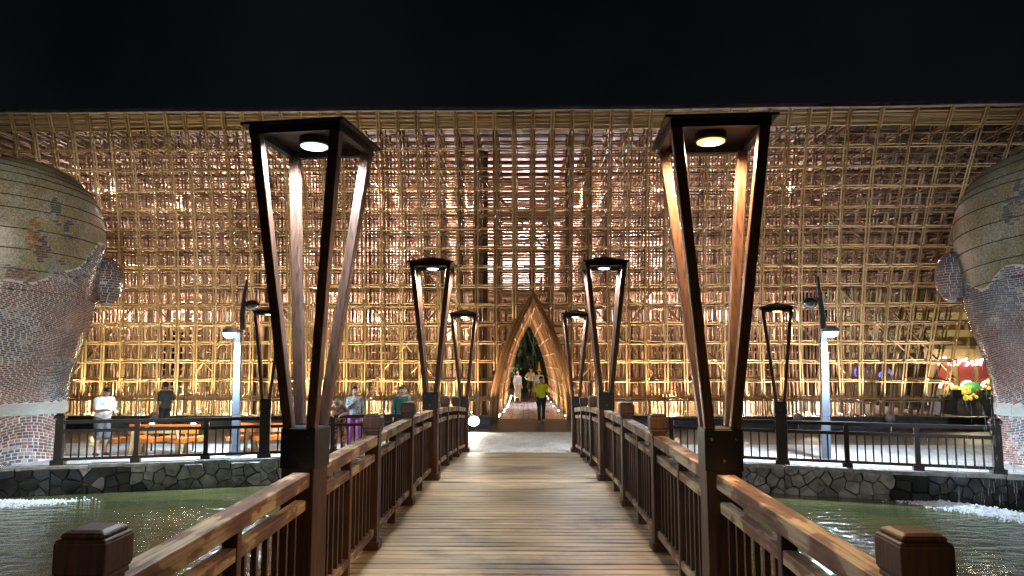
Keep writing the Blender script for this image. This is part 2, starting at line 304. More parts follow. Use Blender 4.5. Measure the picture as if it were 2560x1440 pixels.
# retaining walls along the pond: wet core, coping and single stones
def seg_dir(a, b): d = Vector((b[0] - a[0], b[1] - a[1], 0)); return d.normalized(), d.length
def clip_poly(poly, p, nrm):
    o = []
    for i in range(len(poly)):
        a, b = poly[i], poly[(i + 1) % len(poly)]; da = (a - p).dot(nrm); db = (b - p).dot(nrm)
        if da <= 0: o.append(a)
        if da * db < 0: o.append(a + (b - a) * (da / (da - db)))
    return o
def retaining(poly, x0, x1, label, wet_out):
    e = empty('retaining_wall', (0, 0, 0), 0, label, 'wall')
    core = MB(); cop = MB()
    for a, b in zip(poly[:-1], poly[1:]):
        core.bar((a[0], a[1] - .16, -.70), (b[0], b[1] - .16, -.70), .2, 1.3, up=(0, 0, 1))
        k = max(1, int(abs(b[0] - a[0]) / .6))
        for i in range(k):
            t0, t1 = i / k, (i + 1) / k - .008 / max(.1, abs(b[0] - a[0])); pa = (a[0] + (b[0] - a[0]) * t0, a[1] + (b[1] - a[1]) * t0 - .14 + random.uniform(-.025, .02), -.012 + random.uniform(-.012, .012)); pb = (a[0] + (b[0] - a[0]) * t1, a[1] + (b[1] - a[1]) * t1 - .14 + random.uniform(-.025, .02), pa[2])
            cop.bar(pa, pb, .34, .07)
    core.build('wall_core', 'wet', e); cop.build('coping', 'coping', e)
    pts = []
    for a, b in zip(poly[:-1], poly[1:]):
        xa, xb = max(min(a[0], b[0]), x0), min(max(a[0], b[0]), x1)
        if xb - xa < .3: continue
        d, ln = seg_dir(a, b); nrm = Vector((d.y, -d.x, 0))
        # local frame of this segment: s along, h up
        s0 = (xa - a[0]) / d.x; s1 = (xb - a[0]) / d.x; H = .56; sites = []
        tries = 0; rad = []
        while tries < 2600:
            tries += 1; p = Vector((random.uniform(s0, s1), random.uniform(0, H))); rr = random.choice((.08, .12, .17, .22)) if tries > 700 else .23
            if all(math.hypot((p.x - q.x) * .8, p.y - q.y) > (rr + r2) * .62 for q, r2 in zip(sites, rad)): sites.append(p); rad.append(rr)
        for p in sites:
            cell = [Vector(c) for c in ((s0, -.06), (s1, -.06), (s1, H), (s0, H))]
            for q in sites:
                if q is p or (q - p).length > 1.2: continue
                mid = (p + q) / 2; nn = (q - p).normalized(); cell = clip_poly(cell, mid - nn * random.uniform(.002, .014), nn)
                if len(cell) < 3: break
            if len(cell) < 3: continue
            c = sum(cell, Vector((0, 0))) / len(cell); dep = random.uniform(.02, .09); k = len(cell); tl = (random.uniform(-.28, .28), random.uniform(-.28, .28))
            def P(v2, off): return (a[0] + d.x * v2.x + nrm.x * off, a[1] - .16 + d.y * v2.x + nrm.y * off, -.60 + v2.y)
            mb = MB(); inner = [c + (v2 - c) * random.uniform(.86, .95) for v2 in cell]
            mb.add([P(v2, .09) for v2 in cell] + [P(v2, .10 + dep * .6) for v2 in cell] + [P(v2, .10 + dep + (v2 - c).dot(Vector(tl)) * .8) for v2 in inner],
                   [(i, (i + 1) % k, k + (i + 1) % k, k + i) for i in range(k)] + [(k + i, k + (i + 1) % k, 2 * k + (i + 1) % k, 2 * k + i) for i in range(k)] + [tuple(2 * k + i for i in range(k))])
            wx = abs(P(c, 0)[0]); mb.build('stone', 'stone' if wx + random.uniform(-.3, .3) < abs(wet_out) else 'wet', e)
retaining(BANK_L, -13.2, -2.2, 'pond retaining wall of irregular grey stones below the bench terrace', 8.6)
retaining(BANK_R, 2.0, 12.5, 'pond retaining wall of irregular stones under the fence on the sign side', 7.7)

# ================================================================== BAMBOO PAVILION
MOD = .67; CX = .36; J = 10
def lean(z, j=0): return -1.75 * (max(z, 0) / 10.9) ** 2.4 * max(0, 1 - j / 7)
def bend(x): return -.0013 * max(0, x) ** 2
def flare(x): return max(0.0, min(1.0, (x - 11.2) / 3.4))
def node(x, z, j, jx=0, jy=0): return (x + flare(x) * max(0, z - .3) * .235 + jx, 25.4 + MOD * j + lean(z, j) + bend(x) + jy, z)
def arch_w(z): return 1.42 * (1 - (max(z - .3, 0) / 4.45) ** 1.9) if z < 4.75 else -1
ROWZ = [.94 + MOD * k for k in range(15)]
COLS = [CX + MOD * i for i in range(-33, 26)]
TOPZ = 10.62
def zstart(x):
    """lowest z of a column that meets the arch"""
    d = abs(x - .33)
    if x > 14.6: return 4.3 + (x - 14.6) * .6
    if d > 1.5: return .34
    for z in np.arange(.3, 4.8, .05):
        if arch_w(z) + .1 < d: return float(z)
    return 4.75
pav = empty('bamboo_pavilion', (0, 25.4, 0), 0, 'huge golden bamboo lattice pavilion facade glowing under the night sky', 'building')
def at_pav(mb, name, mats, kind=None, parent=None, smooth=False):
    o = mb.build(name, mats, parent or pav, smooth); 
    if parent is None: o.matrix_parent_inverse = Matrix.Translation((0, -25.4, 0))
    if kind: o['kind'] = kind
    return o
inner = MB(); inner2 = MB()
def zs(z0, z1, step): return [z0 + (z1 - z0) * i / max(1, round((z1 - z0) / step)) for i in range(max(1, round((z1 - z0) / step)) + 1)]
# uprights
for i, x in enumerate(COLS):
    z0 = zstart(x)
    for j in range(J):
        zb = z0
        if x > 10.6 and j > 3: zb = 5.4
        if j == 0:
            for s in (-1, 1):
                mb = MB(); ph = random.uniform(0, 6)
                mb.tube([node(x, z, 0, s * .046 + .012 * math.sin(ph + z * .9) + .007 * math.sin(ph * 3 + z * 4), -.05 + .02 * math.cos(ph + z)) for z in zs(z0, TOPZ, MOD)], random.uniform(.023, .031), 7)
                at_pav(mb, 'bamboo_upright', 'bamboo', smooth=True)
        else:
            for s in ((-1, 1, 5.6) if 1 < j < 7 else (-1, 1)):
                jx = s * .06 + random.uniform(-.014, .014); jy = random.uniform(-.02, .02); tx = random.uniform(-.014, .014)
                inner.tube([node(x, z, j, jx + tx * math.sin(z), jy) for z in zs(zb, TOPZ if s < 2 else max(4.6, zb + .7), MOD * 2)], random.uniform(.026, .042), 5, 0, False)
# cross canes along X
for k, z in enumerate(ROWZ):
    hw = arch_w(z - .05)
    spans = [(COLS[0] - .4, .33 - hw - .02), (.33 + hw + .02, 14.65)] if hw > 0 else [(COLS[0] - .4, COLS[-1] + .15)]
    for j in range(J):
        for (xa, xb) in spans:
            if j > 3 and z < 5.4: xb = min(xb, 10.7)
            if j == 0:
                cuts = [xa] + [c for c in (-14.5, -7.2, 0.02, 7.3) if xa + 1 < c < xb - 1] + [xb]
                for s in (-1, 1):
                    for a, b in zip(cuts[:-1], cuts[1:]):
                        mb = MB(); nseg = max(2, int((b - a) / 1.0)); ph = random.uniform(0, 6)
                        mb.tube([node(a + (b - a) * t / nseg, z + s * .042 + .018 * math.sin(ph + t * .9) + .008 * math.sin(ph * 2 + t * 2.7), 0, 0, .04 * s) for t in range(nseg + 1)], random.uniform(.020, .028), 7)
                        at_pav(mb, 'bamboo_crossbar', 'bamboo', smooth=True)
            else:
                for s in ((-1, 1, 6.7) if (j in (4, 6) and z < 4.5) else (-1, 1)):
                    nseg = max(2, int((xb - xa) / 2.2)); ph = random.uniform(0, 6)
                    inner.tube([node(xa + (xb - xa) * t / nseg, z + s * .05 + .010 * math.sin(ph + t), j, 0, .04 * (s if abs(s) < 2 else 0)) for t in range(nseg + 1)], random.uniform(.024, .036), 5, 0, False)
# canes running into the depth
for x in COLS:
    for k, z in enumerate(ROWZ):
        if abs(x - .33) < arch_w(z) + .05 or z < zstart(x) - .7: continue
        jm = 3 if x > 10.6 and z < 5.4 else J - 1
        for s in (-1, 1):
            inner.tube([node(x, z, j, s * .07 + random.uniform(-.010, .010), 0) for j in (0, jm * .25, jm * .5, jm)], random.uniform(.024, .036), 5, 0, False)
# raking braces right behind the facade
brace = MB()
for bx, bz, n_, dr in [(-14, 4.3, 4, -1), (-13.3, 4.3, 4, 1), (-9.6, 4.3, 4, -1), (-8.9, 4.3, 4, 1), (-6.2, 3.6, 4, -1), (-5.5, 4.3, 4, 1), (-2.9, 4.3, 4, -1), (-1.8, 4.3, 4, -1), (2.4, 4.3, 4, 1), (4.4, 4.3, 4, -1), (5, 4.3, 4, 1), (8.4, 4.3, 4, -1), (9.1, 4.3, 4, 1), (12.4, 4.3, 4, 1), (11.1, 4.9, 4, 1), (-1.6, 8.9, 4, 1), (2.3, 8.9, 4, -1), (-1.6, 6.3, 3, -1), (1.7, 7.0, 3, 1), (-12, 9, 4, 1), (7, 9, 4, 1), (-6, 8.3, 4, -1), (10, 8.3, 4, 1), (-4, 6, 3, 1), (6, 6.3, 3, -1)]:
    brace.tube([node(bx, bz, .18), node(bx + dr * n_ * MOD * .9, bz - n_ * MOD, .18)], .034, 6)
at_pav(brace, 'raking_brace', 'bamboo', 'stuff')
kn = MB()
for x in COLS:
    for z in ROWZ:
        if abs(x - .33) < arch_w(z) + .05 or z < zstart(x): continue
        for s in (-1, 1):
            p = Vector(node(x, z + s * random.uniform(.02, .07), 0, s * .046, -.055)); r = random.uniform(.032, .042); hgt = random.uniform(.015, .04)
            kn.lathe([(r, -hgt), (r * 1.1, 0), (r, hgt)], 6, p)
at_pav(kn, 'rope_lashing', 'lash', 'stuff')
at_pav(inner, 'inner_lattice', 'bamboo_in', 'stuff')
# eave: bundle of canes, brackets and roof slab
fas = MB()
for k in range(11):
    z = 10.30 + .045 * k; nseg = 26; xa, xb = COLS[0] - .5, COLS[-1] + .2
    fas.tube([node(xa + (xb - xa) * t / nseg, z + random.uniform(-.012, .012), 0, 0, -.02 + random.uniform(-.015, .015)) for t in range(nseg + 1)], .025, 5, 0, False)
at_pav(fas, 'eave_bundle', 'bamboo', 'stuff')
brk = MB()
for x in COLS:
    for s in (-1, 1): brk.tube([node(x, 10.2, 0, s * .045, -.09), node(x, 10.8, 0, s * .045, -.14)], .03, 6)
    brk.tube([node(x, 10.2, 0, 0, -.05), node(x, 10.25, 5, 0, 0)], .035, 5)
at_pav(brk, 'eave_bracket', 'bamboo', 'stuff')
rf = MB(); xs = np.linspace(-26, 19.6, 40)
prof = [(-.32, 10.80), (-.32, 10.93), (12.5, 11.6), (12.5, 11.4)]
vs = [];
for x in xs:
    y0 = node(x, 10.6, 0)[1]
    vs += [(x, y0 + p[0], p[1] + .010 * math.sin(x * .9)) for p in prof]
rf.add(vs, [(i * 4 + a, (i + 1) * 4 + a, (i + 1) * 4 + (a + 1) % 4, i * 4 + (a + 1) % 4) for i in range(len(xs) - 1) for a in range(4)])
at_pav(rf, 'roof', 'roof')
# pale lining of the hall behind the lattice
hl = MB(); hl.box((-6.4, 34.2, 8.4), (9.9, .2, 6.0)); hl.box((6.0, 34.2, 8.4), (8.0, .2, 6.0)); hl.box((.28, 34.2, 8.4), (3.4, .2, 6.0)); hl.box((-15.4, 34.2, 8.4), (8, .2, 6.0)); at_pav(hl, 'hall_lining', 'hall')
# timber columns seen through the lattice
for x in (-9.95, -9.55, -1.78, -1.42):
    c = MB(); c.tube([(x - (.35 if x < -5 and z > 8.8 else 0), 26.35, z) for z in (.3, 3, 6, 8.8, 10.2)], .10, 8)
    at_pav(c, 'timber_column', 'log', smooth=True)

# pointed tunnel through the pavilion
tun = empty('arched_tunnel', (.33, 25.4, .24), 0, 'pointed archway tunnel of curved bamboo ribs in the middle of the facade', 'archway')
def rib_mesh(extra, inset=0.0, r=.034):
    me = []
    for s in (-1, 1):
        pts = []
        for k in range(15):
            z = 4.72 * k / 14
            pts.append((s * max(arch_w(z + .3) - inset * (1 - .5 * k / 14), -.02), 0, z))
        if extra:
            p = Vector(pts[-1]); q = Vector(pts[-2]); d = (p - q).normalized(); pts.append(tuple(p + d * extra))
        me.append(MB().tube(pts, r, 6).mesh('arch_rib', 'bamboo_arch', True))
    return me
base_r = [[rib_mesh(0, st + i * .012) for i in range(3)] for st in (0, .13, .22)]
NR = 120
for n_ in range(NR):
    ms = random.choice(base_r[0 if n_ < 12 else (1 if n_ < 40 else 2)])
    for s in (0, 1):
        o = link('arch_rib', ms[s], tun, (random.uniform(-.012, .012), .15 + n_ * .132, random.uniform(-.02, .02)))
for n_ in range(7):
    ms = rib_mesh(.30 + .07 * n_, -.10 + n_ * .05, .03)
    for s in (0, 1): link('arch_rib', ms[s], tun, (0, -.28 + (n_ % 3) * .07, 0))
pl = MB()
for k in range(1, 8):
    z = k * .58
    for s in (-1, 1):
        w_ = arch_w(z + .3); f_ = 1 - .5 * z / 4.72
        for y0, y1, ins in ((-.3, 1.7, .05), (1.72, 5.4, .05 + .15 * f_), (5.42, 16, .05 + .24 * f_)):
            pl.tube([(s * (w_ - ins), y0, z), (s * (w_ - ins), (y0 + y1) / 2, z + random.uniform(-.02, .02)), (s * (w_ - ins), y1, z)], .020, 5)
pl.build('lashing_cane', 'lash', tun)['kind'] = 'stuff'

# ================================================================== FOOTBRIDGE
bridge = empty('footbridge', (0, 8, 0), 0, 'arched timber footbridge with worn cross planks leading to the archway', 'bridge')
pmesh = []
for v in range(4):
    mb = MB(); w_ = .131; L_ = 3.26; h = .045; b = .007
    prof = [(-w_ / 2, -h), (w_ / 2, -h), (w_ / 2, -b), (w_ / 2 - b, 0), (-w_ / 2 + b, 0), (-w_ / 2, -b)]
    nx = 6; vs = []
    for i in range(nx + 1):
        x = -L_ / 2 + L_ * i / nx; dz = random.uniform(-.003, .003)
        vs += [(x, p[0], p[1] + dz) for p in prof]
    fs = [(i * 6 + a, i * 6 + (a + 1) % 6, (i + 1) * 6 + (a + 1) % 6, (i + 1) * 6 + a) for i in range(nx) for a in range(6)] + [tuple(range(6))[::-1], tuple(nx * 6 + a for a in range(6))]
    mb.add(vs, fs); pmesh.append(mb.mesh('plank', 'plank'))
y = -3.0
while y < 18.15:
    s = deck_slope(y)
    o = link('plank', pmesh[random.randrange(4)], bridge, (-.08 + random.uniform(-.012, .012), y - 8, deck_z(y) + random.uniform(-.003, .003))); o.rotation_euler = (math.atan(s), 0, random.uniform(-.0012, .0012))
    y += .150
bm_ = MB()
for x in (-1.55, 1.39, -.08):
    for y0 in np.arange(-3, 18.1, 1.5): bm_.bar((x, y0 - 8, deck_z(y0) - .20), (x, y0 - 8 + 1.5, deck_z(y0 + 1.5) - .20), .16, .28)
bm_.build('bearer', 'post', bridge)
for yy in (0, 6, 12):
    for x in (-1.4, 1.25): MB().box((x, yy - 8, -.7), (.24, .24, 1.6)).build('pier', 'post', bridge)

LAMP_Y = [5.0, 11.6, 18.15]; BAY = 2.19
def post_mesh():
    mb = MB()
    mb.box((0, 0, .54), (.135, .135, 1.08)); mb.box((0, 0, .04), (.18, .18, .08))
    for z, wd, h in ((1.088, .152, .022), (1.109, .132, .02), (1.129, .148, .02), (1.149, .166, .02)): mb.box((0, 0, z), (wd, wd, h))
    mb.box((0, 0, 1.164), (.166, .166, .010), taper=1.08); mb.box((0, 0, 1.222), (.180, .180, .106)); mb.box((0, 0, 1.280), (.18, .18, .010), taper=.95)
    mb.box((0, 0, 1.293), (.152, .152, .016), taper=1.0); mb.box((0, 0, 1.306), (.152, .152, .010), taper=.72)
    return mb.mesh('post', 'post')
PM = post_mesh(); BAL = MB().box((0, 0, .525), (.032, .032, .655)).mesh('baluster', 'post'); MID = MB().box((0, 0, .503), (.085, .062, 1.005)).mesh('mid_post', 'post')
FOOT = MB().box((0, 0, .06), (.08, .10, .12)).mesh('foot_block', 'post')
def railing(x, ys, label):
    e = empty('bridge_railing', (x, 8, 0), 0, label, 'railing')
    lampy = set(LAMP_Y)
    for y in ys:
        if not any(abs(y - l) < .3 for l in LAMP_Y): link('post', PM, e, (0, y - 8, deck_z(y)))
    for a, b in zip(ys[:-1], ys[1:]):
        ha = .13 if any(abs(a - l) < .3 for l in LAMP_Y) else .075; hb = .13 if any(abs(b - l) < .3 for l in LAMP_Y) else .075
        A, B = a + ha, b - hb
        MB().bar((0, A - 8, deck_z(A) + 1.053), (0, B - 8, deck_z(B) + 1.053), .12, .095).build('handrail', 'rail', e)
        m_ = (A + B) / 2
        for p, q in ((A, m_ - .031), (m_ + .031, B)):
            MB().bar((0, p - 8, deck_z(p) + .885), (0, q - 8, deck_z(q) + .885), .075, .07).build('middle_rail', 'rail', e)
            MB().bar((0, p - 8, deck_z(p) + .165), (0, q - 8, deck_z(q) + .165), .08, .065).build('bottom_rail', 'rail', e)
            k = 6
            for i in range(k):
                yy = p + (q - p) * (i + .75) / (k + .5); link('baluster', BAL, e, (0, yy - 8, deck_z(yy)))
        link('mid_post', MID, e, (0, m_ - 8, deck_z(m_)))
ys_all = [LAMP_Y[0] - 7.2, LAMP_Y[0] - 4.8, LAMP_Y[0] - 2.46, LAMP_Y[0], LAMP_Y[0] + BAY, LAMP_Y[0] + 2 * BAY, LAMP_Y[1], LAMP_Y[1] + BAY, LAMP_Y[1] + 2 * BAY, LAMP_Y[2]]
railing(-1.50, ys_all, 'worn dark timber railing along the bridge on the bench side')
railing(1.34, ys_all, 'worn dark timber railing along the bridge on the neon sign side')

# lantern posts ------------------------------------------------------
def lantern(loc, label, group, led, color, power, rz=0, lower='post', h=0.0, sleeve_mat='black', tilt=None, on=True):
    e = empty('lantern_post', loc, rz, label, 'lamp', group)
    mb = MB(); mb.box((0, 0, .56), (.235, .235, 1.12)); mb.box((0, 0, .055), (.30, .30, .11)); mb.build('post', lower, e)
    mb = MB(); mb.box((0, 0, 1.255), (.25, .25, .27)); mb.box((0, 0, 1.394), (.236, .236, .008))
    sl = mb.build('sleeve', sleeve_mat, e)
    bl = MB()
    for bx, bz in ((-.08, 1.33), (.08, 1.33), (0, 1.19)):
        for sy in (-1, 1): bl.box((bx, sy * .128, bz), (.016, .008, .016), rot=Matrix.Rotation(.785, 3, 'Y'))
    bl.build('bolts', 'steel', sl)['kind'] = 'stuff'
    for sx in (-1, 1):
        for sy in (-1, 1):
            a = Vector((sx * .084, sy * .084, 1.396)); b = Vector((sx * .29, sy * .29, 3.412))
            MB().bar(a, b, .066, .066, up=(0, 1, 0), w2=1.1).build('leg', 'leg', e)
    mb = MB()
    for s in (-1, 1): mb.box((s * .305, 0, 3.435), (.05, .66, .054)); mb.box((0, s * .305, 3.435), (.56, .05, .053))
    mb.build('top_frame', 'black', e)
    rf = MB(); o = .372; rf.add([(-o, -o, 3.463), (o, -o, 3.463), (o, o, 3.463), (-o, o, 3.463), (-o, -o, 3.481), (o, -o, 3.481), (o, o, 3.481), (-o, o, 3.481), (0, 0, 3.60)], [(3, 2, 1, 0), (0, 1, 5, 4), (1, 2, 6, 5), (2, 3, 7, 6), (3, 0, 4, 7), (4, 5, 8), (5, 6, 8), (6, 7, 8), (7, 4, 8)])
    rf.build('roof', 'black', e)
    hs = MB().lathe([(.0, 0), (.11, 0), (.11, -.05), (.1, -.055)], 20, (0, 0, 3.462)).build('lamp_housing', 'black', e)
    if on:
        d_ = MB().lathe([(.0, -.001), (.078, 0)], 20, (0, 0, 3.394)).build('light_disc', led, e)
        MB().lathe([(.078, 0), (.098, .004), (.098, .012)], 20, (0, 0, 3.394)).build('glow_ring', led + '_ring', d_)  # emissive ring imitates the coloured glow around the disc
    if power: lamp('SPOT', 'lantern_light', (0, 0, 3.385), power, color, e, .09, (0, 0, 0), 172, .35)
    return e
G = 'timber lanterns on tapering legs'
def lz(y): return deck_z(y) if y < 18 else 0
lantern((-1.52, 5.02, lz(5)), 'large white-lit timber lantern standing on the bridge in front, bench side', G, 'led_cool', COOL, 520, R(-8))
lantern((1.34, 4.95, lz(5)), 'large amber-lit timber lantern standing on the bridge in front, sign side', G, 'led_warm', (1.0, .64, .31), 560, R(-3))
lantern((-1.49, 11.6, lz(11.6)), 'second white-lit timber lantern along the bench-side railing, halfway over the bridge', G, 'led_neutral', NEUT, 420)
lantern((1.33, 11.6, lz(11.6)), 'second white-lit timber lantern along the sign-side railing, halfway over the bridge', G, 'led_cool', COOL, 420)
lantern((-1.51, 18.2, 0), 'farthest bridge lantern at the foot of the bench-side railing', G, 'led_neutral', NEUT, 330)
lantern((1.34, 18.2, 0), 'farthest bridge lantern at the foot of the sign-side railing', G, 'led_cool', COOL, 330)
lantern((-1.52, -1.55, deck_z(-1.55)), 'added unseen timber lantern behind the viewer brightening the rails, bench side', G, 'led_neutral', NEUT, 100)  # this lantern and the next are added out of view to light the rails
lantern((1.34, -1.55, deck_z(-1.55)), 'added unseen timber lantern behind the viewer brightening the rails, sign side', G, 'led_warm', WARM, 110)
lantern((-6.14, 17.04, 0), 'timber lantern in the bank fence next to the orange benches', G, 'led_warm', (1, .55, .45), 70, R(16), 'fence')
lantern((5.74, 16.12, 0), 'timber lantern in the bank fence on the neon sign side', G, 'led_warm', (1, .55, .45), 70, R(-20), 'fence')

# bank fences ----------------------------------------------------------
FB = MB().box((0, 0, .41), (.03, .03, .58)).mesh('baluster', 'fence')
def fence_post(big):
    mb = MB(); w_ = .16 if big else .10; h = 1.0 if big else .90
    mb.box((0, 0, h / 2), (w_, w_, h)); mb.box((0, 0, .06), (w_ + .10, w_ + .10, .12))
    if big:
        mb.box((0, 0, 1.01), (.12, .12, .03)); mb.box((0, 0, 1.05), (.21, .21, .06)); mb.box((0, 0, 1.10), (.21, .21, .05), taper=.6)
    return mb.mesh('post', 'fence')
FP = [fence_post(False), fence_post(True)]
def fence(pts, bigs, lamps, label):
    e = empty('bank_fence', (pts[0][0], pts[0][1], 0), 0, label, 'fence'); o0 = Vector((pts[0][0], pts[0][1], 0))
    for i, p in enumerate(pts):
        if i in lamps: continue
        a = pts[max(0, i - 1)]; b = pts[min(len(pts) - 1, i + 1)]
        o = link('post', FP[1 if i in bigs else 0], e, Vector((p[0], p[1], 0)) - o0); o.rotation_euler = (0, 0, math.atan2(b[1] - a[1], b[0] - a[0]))
    for i, (p, q) in enumerate(zip(pts[:-1], pts[1:])):
        P = Vector((p[0], p[1], 0)) - o0; Q = Vector((q[0], q[1], 0)) - o0; d = (Q - P).normalized(); ln = (Q - P).length
        ga = .125 if i in lamps else (.08 if i in bigs else .05); gb = .125 if i + 1 in lamps else (.08 if i + 1 in bigs else .05)
        A = P + d * ga; B = Q - d * gb; U = lambda v, z: (v.x, v.y, z)
        MB().bar(U(P + d * (ga if i in lamps or i in bigs else .003), .935), U(Q - d * (gb if i + 1 in lamps or i + 1 in bigs else .003), .935), .10, .075).build('top_rail', 'fence', e)
        MB().bar(U(A, .735), U(B, .735), .06, .07).build('second_rail', 'fence', e)
        MB().bar(U(A, .125), U(B, .125), .06, .06).build('bottom_rail', 'fence', e)
        k = max(2, round((B - A).length / .165)); rz = math.atan2(d.y, d.x)
        for t in range(k - 1):
            v = A + (B - A) * ((t + 1) / k); o = link('baluster', FB, e, (v.x, v.y, 0)); o.rotation_euler = (0, 0, rz)
def lerp(a, b, t): return (a[0] + (b[0] - a[0]) * t, a[1] + (b[1] - a[1]) * t)
eL, lL, cL = (-10.26, 15.81), (-6.14, 17.04), (-1.72, 18.3)
fence([eL, lerp(eL, lL, .36), lerp(eL, lL, .70), lL, lerp(lL, cL, .34), lerp(lL, cL, .67), cL], {0}, {3}, 'dark timber bank fence in front of the orange benches')
eR, lR = (9.59, 14.79), (5.74, 16.12)
fence([(1.56, 18.25), (2.4, 17.68), (3.5, 17.05), (4.6, 16.58), lR, lerp(lR, eR, .32), lerp(lR, eR, .65), eR], {7}, {4}, 'dark timber bank fence running towards the mosaic pillar near the neon sign')

# ================================================================== MOSAIC PILLARS
TILES = ['tile_plum', 'tile_red', 'tile_slate', 'tile_grey', 'tile_brown', 'tile_rust']
PROF = [(0, 1.42), (.12, 1.40), (.5, 1.36), (1.05, 1.36), (1.4, 1.40), (1.85, 1.45), (2.3, 1.53), (2.97, 1.74), (3.4, 1.82), (3.8, 1.88), (4.3, 1.95), (4.8, 2.0), (5.26, 2.02), (5.7, 1.98), (6.1, 1.86), (6.5, 1.62), (6.8, 1.33), (7.0, .98), (7.12, .6), (7.17, .25), (7.18, 0.0)]
def prof_r(z): return float(np.interp(z, [p[0] for p in PROF], [p[1] for p in PROF]))
def pick_tile(ph, z, bias):
    a = math.sin(1.9 * ph + 2.3 * z + bias) + .8 * math.sin(3.7 * ph - 1.7 * z + 2 * bias) + .5 * random.uniform(-1, 1)
    if a > 1.1: return 1
    if a > .35: return 4 if random.random() < .4 else 0
    if a > -.4: return 0 if random.random() < .6 else 1
    if a > -1.1: return 3 if random.random() < .5 else 2
    return 2
def pillar(loc, mirror, bias, label, bands, patches, phi_c, top_line, slope):
    e = empty('mosaic_pillar', loc, 0, label, 'sculpture')
    sm = [(r, z) for z in np.linspace(0, 7.18, 70) for r in [prof_r(z)]]
    MB().lathe(sm, 72).build('bulb', ['mosaic'], e, True)
    g_ = MB(); zt = np.linspace(0, 3.6, 30); nphi = 60
    # grout skin under the bricks, reaching up to an uneven line
    ph0, ph1 = phi_c - 1.9, phi_c + 1.9
    def edge_z(ph): return min(5.2, max(2.6, top_line + slope * (ph - FR) * mirror) + .16 * math.sin(5.1 * ph + bias) + .08 * math.sin(11 * ph))
    vs = []
    for i in range(nphi + 1):
        ph = ph0 + (ph1 - ph0) * i / nphi; zt_ = edge_z(ph)
        for k in range(30):
            z = zt_ * k / 29; r = prof_r(z) + .006; vs.append((r * math.cos(ph), r * math.sin(ph), z))
    g_.add(vs, [(i * 30 + k, (i + 1) * 30 + k, (i + 1) * 30 + k + 1, i * 30 + k + 1) for i in range(nphi) for k in range(29)])
    g_.build('grout_skin', 'grout', e, True)
    quads = []
    def surf(ph, z, off):
        r = prof_r(z) + off; return (r * math.cos(ph), r * math.sin(ph), z)
    def warp(ph, t):
        u = (ph - phi_c) * mirror
        return t + .26 * math.sin(1.5 * u + .5 * t + bias) + .09 * math.sin(3.4 * u - 1.6 * t + bias * 2)
    def brickrow(t, th, bw, gap, test, warpf, p0, p1):
        rr = prof_r(max(.05, min(7, t))); n_ = int((p1 - p0) * rr / bw); off = random.random()
        for m_ in range(n_):
            w0 = bw * random.uniform(.8, 1.0)
            a = p0 + (m_ + off) * (bw / rr); b_ = a + (w0 - gap) / rr
            zc = warpf((a + b_) / 2, t)
            if not test((a + b_) / 2, zc): continue
            q = []
            for (pp, tt) in ((a, t - th / 2 + gap / 2), (b_, t - th / 2 + gap / 2), (b_, t + th / 2 - gap / 2), (a, t + th / 2 - gap / 2)): q.append((pp, max(.01, warpf(pp, tt))))
            quads.append((q, pick_tile((a + b_) / 2, zc, bias)))
    t = -.6
    while t < 1.5: brickrow(t, .066, .125, .014, lambda ph, z: .02 < z < 1.05, warp, ph0, ph1); t += .066
    t = .8
    while t < 5.4: brickrow(t, .044, .115, .012, lambda ph, z: 1.34 < z < edge_z(ph) - .04, warp, ph0, ph1); t += .044
    for (pc, zc, wph, hz, kind) in patches:
        t = zc - hz
        gq = MB()
        while t < zc + hz:
            hw = wph * math.sqrt(max(0, 1 - ((t - zc) / hz) ** 2)) * random.uniform(.7, 1.15)
            rr = prof_r(t); n_ = max(1, int(2 * hw * rr / .11))
            for m_ in range(n_):
                a = pc - hw + m_ * .11 / rr + random.uniform(0, .015); b_ = a + .098 / rr
                quads.append(([(a, t), (b_, t + .01), (b_, t + .048), (a, t + .04)], kind if random.random() < .75 else random.choice((0, 3))))
            t += .056
    quads.sort(key=lambda q: abs(math.atan2(math.sin(q[0][0][0] - phi_c), math.cos(q[0][0][0] - phi_c))) + (0 if q[0][0][1] < 1.1 else 5))
    many = MB()
    for i, (q, ti) in enumerate(quads):
        vs = [surf(p, z, -.004) for p, z in q] + [surf(p, z, .014 + .004 * ((i * 7) % 3)) for p, z in q]
        fs = [(4, 5, 6, 7), (0, 1, 5, 4), (1, 2, 6, 5), (2, 3, 7, 6), (3, 0, 4, 7)]
        if i < 290: MB2 = MB(); MB2.add(vs, fs); MB2.build('brick_tile', TILES[ti], e)
        else: many.add(vs, fs, ti)
    many.build('brick_mosaic', TILES, e)['kind'] = 'stuff'
    # grey stone band and sloping seams
    r = prof_r(1.2)
    MB().lathe([(r - .02, 1.06), (r + .045, 1.06), (r + .045, 1.31), (r - .02, 1.31)], 72).build('stone_band', 'band', e)
    for (z, tl, dr) in bands:
        pts = []
        for k in range(73):
            ph = 2 * math.pi * k / 72; zz = z + tl * math.cos(ph - dr); zz = min(zz, 7.1); rr = prof_r(zz) + .003; pts.append((rr * math.cos(ph), rr * math.sin(ph), zz))
        MB().tube(pts, .012, 5, cap=False).build('seam', 'seam', e)
    return e
